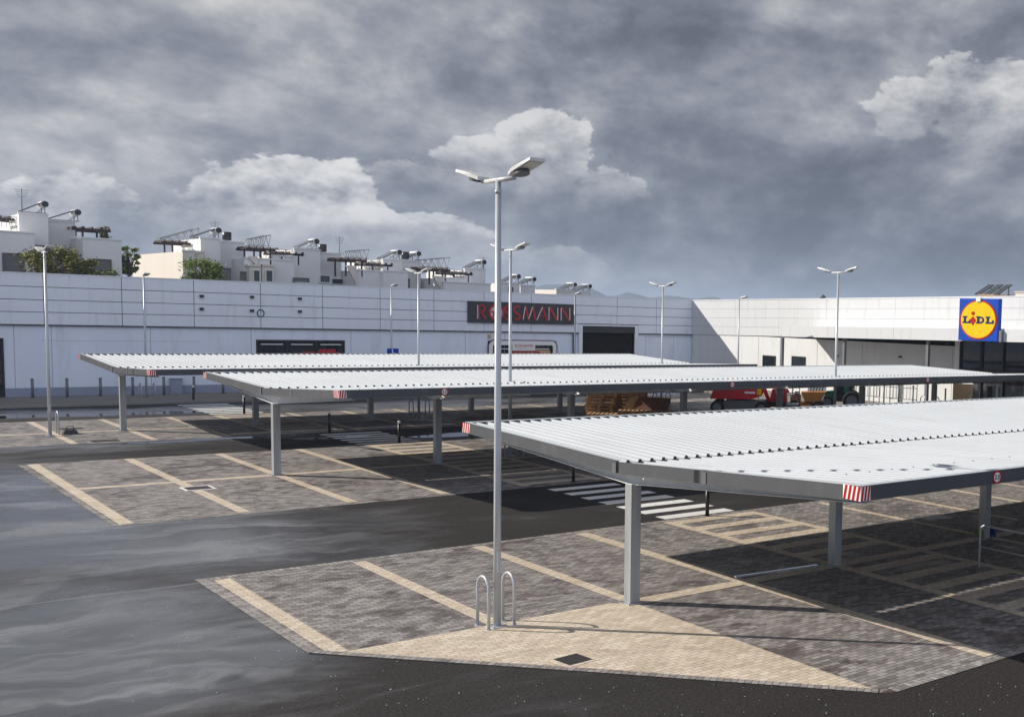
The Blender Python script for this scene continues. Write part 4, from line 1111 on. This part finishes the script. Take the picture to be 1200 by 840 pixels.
for k, px in enumerate((1036, 1053, 1070, 1108, 1137, 1168)):
    x, y = ongX(px, 45.0)
    r_ = thing('walkway_post', (x, y, .1), '%s slim post from the left along the supermarket walkway' % ords[k], 'post', 'slim posts along the supermarket walkway')
    hh = 1.45 if k < 5 else 1.75
    MB().tube([(x, y, .1), (x, y, .1 + hh)], .045, 10).build('shaft', 'grey_metal' if k < 4 else 'galv_white', r_)
    MB().tube([(x, y, .1 + hh), (x, y, .15 + hh)], .06, 10).build('cap', 'black' if k < 4 else 'white', r_)

# ------------------------------------------------------------------ houses behind
YH = 105.0
def A(px, py, Y=YH): return at(px, py, Y)
def heater(px, py, w, Y, label, flip=1):
    X, Z = A(px, py, Y); r_ = thing('solar_water_heater', (X, Y, Z), label, 'water heater', 'solar water heaters on the white houses')
    MB().tube([(X + .9 * w, Y - .1, Z + .75), (X + .9 * w, Y + 1.6, Z + .75)], .26, 14).build('tank', 'galv_white', r_)
    MB().tube([(X + .9 * w, Y - .14, Z + .75), (X + .9 * w, Y - .1, Z + .75)], .23, 14).build('tank_end', 'black', r_)
    MB().hexa([(X - 1.0 * w, Y, Z + .1), (X + .75 * w, Y, Z + .85), (X + .75 * w, Y + 1.5, Z + .85), (X - 1.0 * w, Y + 1.5, Z + .1), (X - 1.03 * w, Y, Z + .18), (X + .72 * w, Y, Z + .93), (X + .72 * w, Y + 1.5, Z + .93), (X - 1.03 * w, Y + 1.5, Z + .18)]).build('collector', 'collector', r_)
    s_ = MB()
    for yy in (Y, Y + 1.4):
        s_.bar((X + .9 * w, yy, 0 + Z), (X + .9 * w, yy, Z + .5), .05); s_.bar((X + .3 * w, yy, Z), (X + .9 * w, yy, Z + .5), .04); s_.bar((X - 1.1 * w, yy, Z + .05), (X + 1.1 * w, yy, Z + .05), .05)
    s_.build('stand', 'grey_metal', r_)
def house(label, vols, wins=(), pergs=(), trusses=(), slivers=(), Y=YH):
    x0, _ = A(vols[0][0], vols[0][2], Y)
    r_ = thing('white_house', (x0, Y, 0), label, 'house', 'white terraced houses behind the store')
    for v in vols:
        pa, pb, pt, dy, dep = v[:5]; m_ = v[5] if len(v) > 5 else 'house'
        Yv = Y + dy; xa, za = A(pa, pt, Yv); xb, zb_ = A(pb, pt, Yv)
        w = B(xa, xb, Yv, Yv + dep, 0, za).build('wall', m_, r_)
        B(xa - .06, xb + .06, Yv - .06, Yv + .25, za + .001, za + .12).build('parapet_cap', 'house', w)
    for v in wins:
        pa, pt, pb, pbm, dy = v[:5]; m_ = v[5] if len(v) > 5 else 'house_glass'
        Yv = Y + dy; xa, za = A(pa, pt, Yv); xb, zb_ = A(pb, pbm, Yv)
        f = MB().box(xa, xb, Yv - .12, Yv - .005, za - .07, za).box(xa, xa + .07, Yv - .12, Yv - .005, zb_, za - .071).box(xb - .07, xb, Yv - .12, Yv - .005, zb_, za - .071).box(xa - .05, xb + .05, Yv - .16, Yv - .005, zb_ - .07, zb_ - .001).build('window', 'house' if m_ != 'shutter' else 'shutter', r_)
        B(xa + .07, xb - .07, Yv - .04, Yv - .006, zb_, za - .07).build('pane', m_, f)
    for v in pergs:
        pa, pb, pt, dy, ph = v; Yv = Y + dy; xa, za = A(pa, pt, Yv); xb, zb_ = A(pb, pt, Yv)
        p = MB().box(xa, xb, Yv, Yv + .12, za - .16, za + .02).box(xa, xb, Yv + 2.6, Yv + 2.72, za - .16, za + .02)
        k = xa + .15
        while k < xb: p.box(k, k + .1, Yv - .3, Yv + 3.0, za + .021, za + .16); k += .55
        for xx in (xa + .25 * (xb - xa), xa + .8 * (xb - xa)):
            for yy in (0, 2.6): p.box(xx, xx + .12, Yv + yy, Yv + yy + .12, za - ph, za - .16)
        p.build('pergola', 'pergola', r_)
    for v in trusses:
        (pa, ya_), (pb, yb_), pbase, dy = v; Yv = Y + dy
        xa, za = A(pa, ya_, Yv); xb, zb_ = A(pb, yb_, Yv); _, zl = A((pa + pb) / 2, pbase, Yv); t_ = MB(); n = 5
        for off_ in (0, 1.8):
            t_.bar((xa, Yv + off_, za), (xb, Yv + off_, zb_), .08); t_.bar((xa, Yv + off_, zl), (xb, Yv + off_, zl), .06)
            for k in range(1, n + 1):
                f0, f1 = (k - .5) / n, k / n
                t_.bar((xa + (xb - xa) * f0, Yv + off_, zl), (xa + (xb - xa) * f1, Yv + off_, za + (zb_ - za) * f1), .05)
                t_.bar((xa + (xb - xa) * f0, Yv + off_, zl), (xa + (xb - xa) * (f1 - 1 / n), Yv + off_, za + (zb_ - za) * (f1 - 1 / n)), .05)
        t_.bar((xb, Yv, zb_), (xb, Yv + 1.8, zb_), .06); t_.bar((xa, Yv, za), (xa, Yv + 1.8, za), .06)
        t_.build('roof_truss', 'galv', r_)
    for v in slivers:     # sloping side wall wedge of a terrace, its end faces the sun
        pa, pb, pt, pbm, dy = v; Yv = Y + dy
        xa, za = A(pa, pt, Yv); xb, _ = A(pb, pt, Yv); _, zb_ = A(pb, pbm, Yv)
        MB().prism([(xa, Yv, za), (xb, Yv, za), (xb, Yv, 0), (xb - .05, Yv, 0), (xb - .1, Yv, zb_), ], (0, .25, 0)).build('terrace_wall', 'house_cream', r_)
    return r_
house('tall white house with dark awning window at the left edge', [(-60, 40, 268, -2, 10), (22, 56, 250.5, 0, 10), (56, 88, 259, 2.5, 10), (-60, 22, 280, 5, 8)],
      [(2, 296, 29, 318, -2, 'shutter'), (41, 287, 62, 300, 0, 'shutter'), (-40, 292, -8, 318, -2)], [(-25, 28, 253.5, 2, 1.6)])
house('squat white house with pergola and hooded window left of the small tree', [(97, 142, 279.5, -2, 9), (90, 97, 279, 0, 8), (70, 90, 292, 3, 6)],
      [(109, 303, 131, 330, -2, 'shutter')], [(84, 130, 267, 0, 1.6)])
house('pale house with a long sunlit cream side wall and rooftop truss', [(214, 240, 294.5, 0, 17.0, 'house_cream'), (235, 258, 279.5, 2, 9), (258, 286, 283.5, 3.5, 9), (196, 214.5, 306, 17, 8, 'house_cream')],
      [(247, 313, 271, 340, -.02 + 0, 'shutter')], [(189, 237, 283, 5, 2.2)], [((188, 280), (233, 267.5), 284, 6.5)])
house('white house with two small bay windows and a white rooftop truss', [(286, 345, 303, 0, 9), (345, 375, 292, 2, 9), (375, 400, 297, 3.5, 9), (318, 345, 300, 2, 6)],
      [(296, 316, 305, 330, -.9), (310.5, 316, 320, 330, -.9), (281, 318, 290, 328, 0, 'shutter'), (343, 325, 362, 330, 0, 'shutter'), (374, 322, 387, 331, 2), (388, 326, 404, 333, 3.5)],
      [(288, 323, 290.5, 0, 1.5), (320, 356, 296, 2, 1)], [((290, 281), (317, 275.5), 288, 4)], [(291, 302, 300, 311, -.3)])
# bay window bodies of that house
for (pa, pb) in ((292.5, 306), (307, 321.5)):
    xa, za = A(pa, 312, YH - .9); xb, _ = A(pb, 312, YH - .9)
    bw = thing('bay_window', (xa, YH, 0), '%s cream bay window of the white house behind the parapet' % ('left' if pa < 300 else 'right'), 'bay window')
    B(xa, xb, YH - .85, YH - .01, 0, za).build('body', 'house_cream', bw); B(xa - .1, xb + .1, YH - .95, YH - .01, za, za + .18).build('cap', 'house_cream', bw)
house('white house with stepped fronts and a dark pergola above the middle of the wall', [(418, 449, 317, 0, 9), (449, 472, 304.5, 2, 9), (472, 493, 306, 3.5, 9), (428, 474, 314, 3, 4), (449, 478, 318, -.6, 4)],
      [(470, 326, 480, 340, 0, 'shutter')], [(396, 430, 303.5, 0, 1.5), (428, 460, 309, 2, 1)], [((404, 295), (432, 292.5), 302, 4)], [(406, 418, 311, 331, -.3)])
house('smaller white house with rooftop truss left of the red lettered sign', [(518, 545, 326, 0, 9), (545, 569, 315.5, 2, 9), (520, 575, 331, -1, 6)],
      [], [(494, 528, 314.5, 0, 1.5), (524, 554, 319.5, 2, 1)], [((492, 305), (527, 302), 313, 4)], [(507, 518, 323, 339, -.3)])
house('low white house top just right of the nearest lamp post', [(586, 609, 332, 4, 9), (610, 627, 335, 6, 9)], [(596, 336, 601, 341, 4, 'shutter')])
house('farthest low white house top above the red lettered sign', [(652, 663, 339.5, 8, 8, 'house_cream'), (662, 692, 341.5, 10, 9)], [])
house('white end house with flat roof at the far end of the terrace', [(679, 693, 345, 14, 9), (573, 586, 337, 8, 9)], [])
for i, (px, py, w, dy, lab) in enumerate(((40, 250, .75, 1, 'solar water heater on the tallest block of the left edge house'), (76, 259, .95, 3.5, 'solar water heater on the second block of the left edge house'),
                               (243, 279.5, .95, 3, 'solar water heater on the house with the cream side wall'), (361, 292, .8, 3, 'solar water heater above the house with bay windows'),
                               (459, 304.5, .8, 3, 'solar water heater on the stepped house'), (484, 306, .6, 4.5, 'smaller solar water heater beside the black tank'),
                               (559, 315.5, .8, 3, 'solar water heater left of the nearest lamp post'), (600, 332, .8, 5, 'solar water heater just right of the nearest lamp post'),
                               (619, 335, .75, 7, 'solar water heater left end above the sign'), (667, 341, .8, 11, 'left one of two solar water heaters above the sign end'), (684, 342.5, .9, 12, 'right one of two solar water heaters above the sign end'))):
    heater(px, py, w, YH + dy, lab)
for (px, py, dy, lab) in ((378, 297, 5, 'black water tank on the house with bay windows'), (475, 305.5, 5, 'black water tank on the stepped house'), (266, 283.5, 5, 'black water tank beside the truss of the cream walled house')):
    X, Z = A(px, py, YH + dy); r_ = thing('water_tank', (X, YH + dy, Z), lab, 'water tank', 'black rooftop water tanks')
    MB().tube([(X, YH + dy, Z + .15), (X, YH + dy, Z + .85)], .36, 14).build('body', 'black', r_); MB().tube([(X, YH + dy, Z), (X, YH + dy, Z + .15)], .2, 10).build('stand', 'white', r_)
X, Z = A(85, 311, 99)
wb = thing('white_canopy', (X, 99, 0), 'small white flat canopy in front of the left houses', 'canopy')
xa, za = A(76, 309.5, 99); xb, _ = A(95, 310, 99)
B(xa, xb, 99, 101, za - .25, za).build('roof', 'white', wb)
for xx in (xa, xb - .15): B(xx, xx + .15, 99, 99.15, 0, za - .25).build('post', 'white', wb)

def antenna(px, py, dy, h, lab):
    X, Z = A(px, py, YH + dy); r_ = thing('antenna', (X, YH + dy, Z), lab, 'antenna')
    m_ = MB().tube([(X, YH + dy, Z), (X, YH + dy, Z + h)], .03, 6)
    for k in range(4): m_.tube([(X - .45 + .06 * k, YH + dy, Z + h - .12 - .16 * k), (X + .45 - .06 * k, YH + dy, Z + h - .12 - .16 * k)], .014, 5)
    m_.build('mast', 'grey_metal', r_)
antenna(26, 250.5, 2, 1.9, 'thin antenna on the left edge of the tallest house block')
antenna(252, 279.5, 4, 1.5, 'thin antenna beside the heater above the cream side wall')
antenna(398, 297, 5, 1.6, 'thin antenna at the right end of the house with bay windows')
antenna(566, 315.5, 4, 1.3, 'thin antenna on the block just left of the nearest lamp post')
def railing(pa, pb, py, dy, lab):
    xa, za = A(pa, py, YH + dy); xb, _ = A(pb, py, YH + dy); r_ = thing('roof_railing', (xa, YH + dy, za), lab, 'railing', 'metal railings on the white houses')
    m_ = MB().bar((xa, YH + dy, za + .8), (xb, YH + dy, za + .8), .05)
    m_.bar((xa, YH + dy, za + .4), (xb, YH + dy, za + .4), .03); n = max(3, int((xb - xa) / .5))
    for k in range(n + 1): x = xa + (xb - xa) * k / n; m_.bar((x, YH + dy, za), (x, YH + dy, za + .8), .03)
    m_.build('rail', 'grey_metal', r_)
railing(2, 20, 266.5, -1.5, 'railing on the terrace of the left edge house')
railing(304, 342, 302, .5, 'railing on the terrace of the house with bay windows')
railing(420, 446, 316, .5, 'railing on the terrace of the stepped house')
railing(520, 543, 325, .5, 'railing on the terrace left of the lettered sign')
# ------------------------------------------------------------------ trees
def tree(px, py_top, py_bot, Y, wpx, label, leaf='leaf', n=2600, flat=.6, seed=1, cond=.0):
    rnd = random.Random(seed)
    X, zt = at(px, py_top, Y); _, zb_ = at(px, py_bot, Y); xw = at(px + wpx / 2, py_top, Y)[0] - X
    root = thing('tree', (X, Y, 0), label, 'tree', 'trees behind the long store wall')
    zc = (zt + zb_) / 2; hz = (zt - zb_) / 2 + .6; zc -= .4
    tk_ = MB(); tk_.tube([(X, Y, 0), (X + .1, Y, zc * .45), (X - .05, Y, zc - hz * .4)], [.22, .16, .11], 8)
    tk_.build('trunk', 'bark', root)
    br = MB(); cl_ = []
    nb = 26
    for k in range(nb):
        a = rnd.uniform(0, 6.283); q = rnd.uniform(.25, 1) ** .6; el = rnd.uniform(-.5, 1)
        c = Vector((X + xw * q * math.cos(a), Y + xw * q * math.sin(a), zc + hz * el * (1 - .45 * q * q)))
        br.tube([(X, Y, zc - hz * .5), ((X + c.x) / 2 + rnd.uniform(-.2, .2), (Y + c.y) / 2, (zc - hz * .5 + c.z) / 2 + .25), c], [.07, .04, .015], 5)
        cl_.append((c, rnd.uniform(.35, .8) * min(xw, 2.2) * .5))
    br.build('limb', 'bark', root)
    lf = MB()
    for k in range(n):
        c, r_ = rnd.choice(cl_)
        d = Vector((rnd.gauss(0, 1), rnd.gauss(0, 1), rnd.gauss(0, .7))) * (r_ * .6)
        p = c + d; s = rnd.uniform(.07, .17); a = rnd.uniform(0, 6.283); t = rnd.uniform(-.8, .8)
        e1 = Vector((math.cos(a), math.sin(a), t)).normalized() * s; e2 = Vector((-math.sin(a), math.cos(a), rnd.uniform(-.8, .8))).normalized() * s * .5
        lf.poly([p - e1, p + e2, p + e1, p - e2])
    lf.build('crown', leaf, root)
tree(57, 291, 319, 99, 66, 'wide bushy tree with rust tinged leaves behind the far left lamp', 'leaf_rust', 5200, seed=3)
tree(94, 302, 320, 98, 34, 'low bush right of the rust tinged tree', 'leaf_rust', 1800, seed=9)
tree(151, 290, 322, 108, 22, 'small dark green tree in the gap between two houses', 'leaf', 2400, seed=4)
tree(236, 305, 327, 97, 44, 'loose green tree in front of the cream side wall', 'leaf', 3200, seed=5)
tree(122, 268, 277, 106, 11, 'potted shrub on the roof under the left pergola', 'leaf', 700, seed=8)
tree(120, 318, 326, 99, 36, 'low green bush below the hooded window', 'leaf', 900, seed=12)

# ------------------------------------------------------------------ hills
hl = MB(); D = 2900.0
prof = [(-60, 346), (560, 352), (622, 338), (640, 333), (668, 333.5), (690, 336), (702, 342), (712, 347), (722, 346.5), (735, 342.5), (748, 345), (762, 349), (775, 347.5), (783, 346.2), (795, 347.5), (806, 349.3), (818, 350), (830, 348.3), (838, 348.2), (850, 351.5), (870, 353), (930, 352), (1000, 351), (1080, 350), (1150, 346), (1172, 341.5), (1190, 340.5), (1215, 341), (1300, 346), (1400, 352)]
pts = []
rh = random.Random(5)
for k in range(len(prof) - 1):
    (xa, ya), (xb, yb) = prof[k], prof[k + 1]
    for j in range(6):
        f = j / 6; pts.append((xa + (xb - xa) * f, ya + (yb - ya) * f + rh.uniform(-.25, .25)))
rows = []
for (px, py) in pts:
    d = ray(px, py); hd = Vector((d.x, d.y, 0)); k = D / hd.length; top = Vector((d.x * k, d.y * k, H + d.z * k)); o = hd.normalized()
    row = []
    for q, hf in ((-900, 0), (-500, .35), (-250, .68), (0, 1.0), (300, .7), (900, 0)):
        z = max(top.z, 5) * hf + (rh.uniform(-4, 4) if 0 < hf < 1 else 0) - (2 if hf == 0 else 0)
        row.append(Vector((top.x, top.y, 0)) + o * q + Vector((0, 0, z)))
    rows.append(row)
for a, b in zip(rows[:-1], rows[1:]):
    for k in range(5): hl.poly([a[k], b[k], b[k + 1], a[k + 1]])
struct(hl.build('hills', 'hill'))

# air between here and the hills
hz_ = MB().box(-4050, 6050, -4050, 6050, -1.0, 80)
ho = hz_.build('haze', 'white'); ho['kind'] = 'stuff'
mz = bpy.data.materials.new('thin haze'); mz.use_nodes = True; tz = NT(mz.node_tree)
for n_ in list(mz.node_tree.nodes):
    if n_.type == 'BSDF_PRINCIPLED': mz.node_tree.nodes.remove(n_)
pvn = tz.add('ShaderNodeVolumePrincipled', ins={'Color': (0.62, 0.76, 1.0, 1), 'Density': 0.00032, 'Anisotropy': 0.0})
tz.l.new(pvn.outputs[0], mz.node_tree.nodes['Material Output'].inputs['Volume'])
ho.data.materials.clear(); ho.data.materials.append(mz)

# ------------------------------------------------------------------ sky
SUN = Vector((-.68, .735, .575)).normalized()
w = bpy.data.worlds.new('World'); sc.world = w; w.use_nodes = True
t = NT(w.node_tree); bg = w.node_tree.nodes['Background']
STR = 0.1
sky = t.add('ShaderNodeTexSky', sky_type='NISHITA', sun_disc=False, sun_elevation=math.asin(SUN.z), sun_rotation=math.atan2(SUN.x, SUN.y), altitude=50, air_density=1.2, dust_density=1.5)
dr_ = t.vmath('NORMALIZE', t.coords('Generated')).outputs[0]
xyz = t.add('ShaderNodeSeparateXYZ', ins={0: dr_})
zc_ = t.math('MAXIMUM', xyz.outputs[2], 0.0)
den = t.math('ADD', zc_, 0.42)
pl_ = t.add('ShaderNodeCombineXYZ', ins={0: t.math('DIVIDE', xyz.outputs[0], den), 1: t.math('DIVIDE', xyz.outputs[1], den), 2: t.math('MULTIPLY', zc_, 3.0)}).outputs[0]
dv = t.map(dr_, scl=(1, 1, 1.7))
n1 = t.noise(pl_, 1.5, 5, 0.55, 0.3)
n3 = t.noise(dv, 5.0, 6, 0.58, 0.25)
n3b = t.noise(t.map(dv, loc=(-.025, .018, .045)), 5.0, 6, 0.58, 0.25)
emb3 = t.math('SUBTRACT', n3, n3b)
v4 = t.map(dv, loc=(5, 1, 2))
n4 = t.noise(v4, 16, 5, 0.6, 0.1)
n4b = t.noise(t.map(v4, loc=(-.008, .006, .014)), 16, 4, 0.6, 0.1)
emb = t.math('SUBTRACT', n4, n4b)
def dirof(px, py): return ray(px, py).normalized()
def spot(px, py, rad, asp=1.0):     # soft spot in the sky around a compass direction
    d = dirof(px, py); v = t.vmath('SUBTRACT', dr_, tuple(d)).outputs[0]
    v = t.vmath('MULTIPLY', v, (1, 1, asp)).outputs[0]
    l = t.vmath('LENGTH', v).outputs['Value']
    return t.ramp(l, rad, 0.0)
base = t.math('MULTIPLY_ADD', t.math('SUBTRACT', n1, .5), 1.25, .49)
base = t.math('ADD', base, t.math('MULTIPLY', t.math('SUBTRACT', n3, .5), .75))
base = t.math('ADD', base, t.math('MULTIPLY', emb3, 1.3))
base = t.math('ADD', base, t.math('MULTIPLY', emb, .6))
for (px, py, rad, asp, k) in ((300, 90, .32, 1.6, .20), (650, 255, .26, 3.2, -.30), (420, 160, .20, 2.4, -.10), (1000, 300, .36, 2.2, -.22), (930, 130, .24, 1.6, -.17),
                              (1130, 130, .20, 1.6, .12), (60, 240, .20, 2.5, .12), (240, 270, .22, 3, .10), (620, 60, .20, 2, -.06), (1170, 330, .25, 2, -.06), (700, 300, .20, 2.5, .14)):
    base = t.math('MULTIPLY_ADD', spot(px, py, rad, asp), k, base)
# low cumulus heads with crisp tops
nz = t.math('ADD', t.math('MULTIPLY', t.math('SUBTRACT', n4, .5), 1.0), t.math('MULTIPLY', t.math('SUBTRACT', n3, .5), .6))
cm = None; rim = None
groups = [([(350, 262, .12, 1.3, 1.2), (262, 238, .045, 1.0, .9), (410, 285, .11, 2.0, 1.1), (235, 285, .12, 2.0, 1.0), (90, 255, .10, 2.0, .8), (500, 285, .10, 2.0, .85)], 225, 300, 1.0),
          ([(635, 180, .075, 1.0, .9), (575, 205, .09, 1.4, .85), (500, 235, .12, 2.0, .8), (700, 230, .09, 1.6, .6)], 165, 250, .72),
          ([(1165, 125, .12, 1.4, .75), (1070, 125, .09, 1.8, .62), (60, 160, .16, 2.2, .5)], 100, 185, .6),
          ([(650, 325, .12, 2.2, .8)], 290, 340, .35)]
for spots, ya, yb, amt in groups:
    cum = None
    for (px, py, rad, asp, k) in spots:
        s_ = t.math('MULTIPLY', spot(px, py, rad, asp), k); cum = s_ if cum is None else t.math('MAXIMUM', cum, s_)
    edge = t.math('ADD', cum, nz)
    za = dirof(spots[0][0], ya).z; zb = dirof(spots[0][0], yb).z
    fade = t.ramp(t.math('MULTIPLY_ADD', t.math('SUBTRACT', n3, .5), .05, xyz.outputs[2]), zb, za)
    c_ = t.math('MULTIPLY', t.math('MULTIPLY', t.ramp(edge, .37, .44), fade), amt)
    r_ = t.ramp(edge, 1.0, .42)
    cm = c_ if cm is None else t.math('MAXIMUM', cm, c_); rim = r_ if rim is None else t.math('MINIMUM', rim, r_)
puff = t.math('MULTIPLY_ADD', emb, 3.2, t.math('MULTIPLY_ADD', emb3, 2.0, t.math('MULTIPLY_ADD', rim, .34, .36)))
glow = base
# colours (radiance), divided by the background strength
cr = t.add('ShaderNodeValToRGB'); el_ = cr.color_ramp.elements
stops = [(0.0, (.095, .108, .138)), (.25, (.150, .166, .205)), (.45, (.225, .240, .278)), (.62, (.305, .318, .345)), (.8, (.42, .425, .44)), (1.0, (.58, .575, .57))]
el_[0].position = 0; el_[0].color = stops[0][1] + (1,); el_[1].position = 1; el_[1].color = stops[-1][1] + (1,)
for p_, c_ in stops[1:-1]:
    e_ = el_.new(p_); e_.color = c_ + (1,)
t.l.new(glow, cr.inputs[0])
ccol = t.mix(t.math('MINIMUM', t.math('MAXIMUM', puff, 0.0), 1.0), (.22, .235, .27), (.68, .675, .665))
col = t.mix(cm, cr.outputs[0], ccol)
# unseen sky: bright lobe added behind to fill shaded walls, overhead darkened for shadow
bd = Vector((-.35, -.85, .32)).normalized()
back = t.ramp(t.vmath('DOT_PRODUCT', dr_, tuple(bd)).outputs['Value'], .20, .90)
over = t.ramp(xyz.outputs[2], .35, .85)
col = t.mix(t.math('MULTIPLY', back, .9), col, (.66, .73, .90))
col = t.mix(t.math('MULTIPLY', t.ramp(xyz.outputs[2], .42, .62), t.math('SUBTRACT', 1.0, back)), col, (.12, .135, .165))
lumi = t.vmath('MULTIPLY', col, (1 / STR, 1 / STR, 1 / STR)).outputs[0]
# thin breaks where the sky itself shows
brk = t.ramp(n1, .70, .80)
fin = t.mix(t.math('MULTIPLY', brk, .5), lumi, sky.outputs[0])
low = t.ramp(xyz.outputs[2], -.02, .0)
fin = t.mix(low, (1.6, 1.7, 1.9), fin)
t.l.new(fin, bg.inputs[0]); bg.inputs[1].default_value = STR

sl = bpy.data.lights.new('sun', 'SUN'); so_ = bpy.data.objects.new('sun', sl); COL.objects.link(so_)
sl.energy = 4.9; sl.angle = R(.5); sl.color = (1.0, .94, .85)
so_.rotation_euler = SUN.to_track_quat('Z', 'Y').to_euler()

sc.view_settings.view_transform = 'Standard'; sc.view_settings.look = 'None'; sc.view_settings.exposure = 0.25; sc.view_settings.gamma = 1
sc.cycles.max_bounces = 6; sc.cycles.diffuse_bounces = 3; sc.cycles.glossy_bounces = 3; sc.cycles.transmission_bounces = 2; sc.cycles.volume_bounces = 0
sc.render.resolution_x = 1024; sc.render.resolution_y = 716
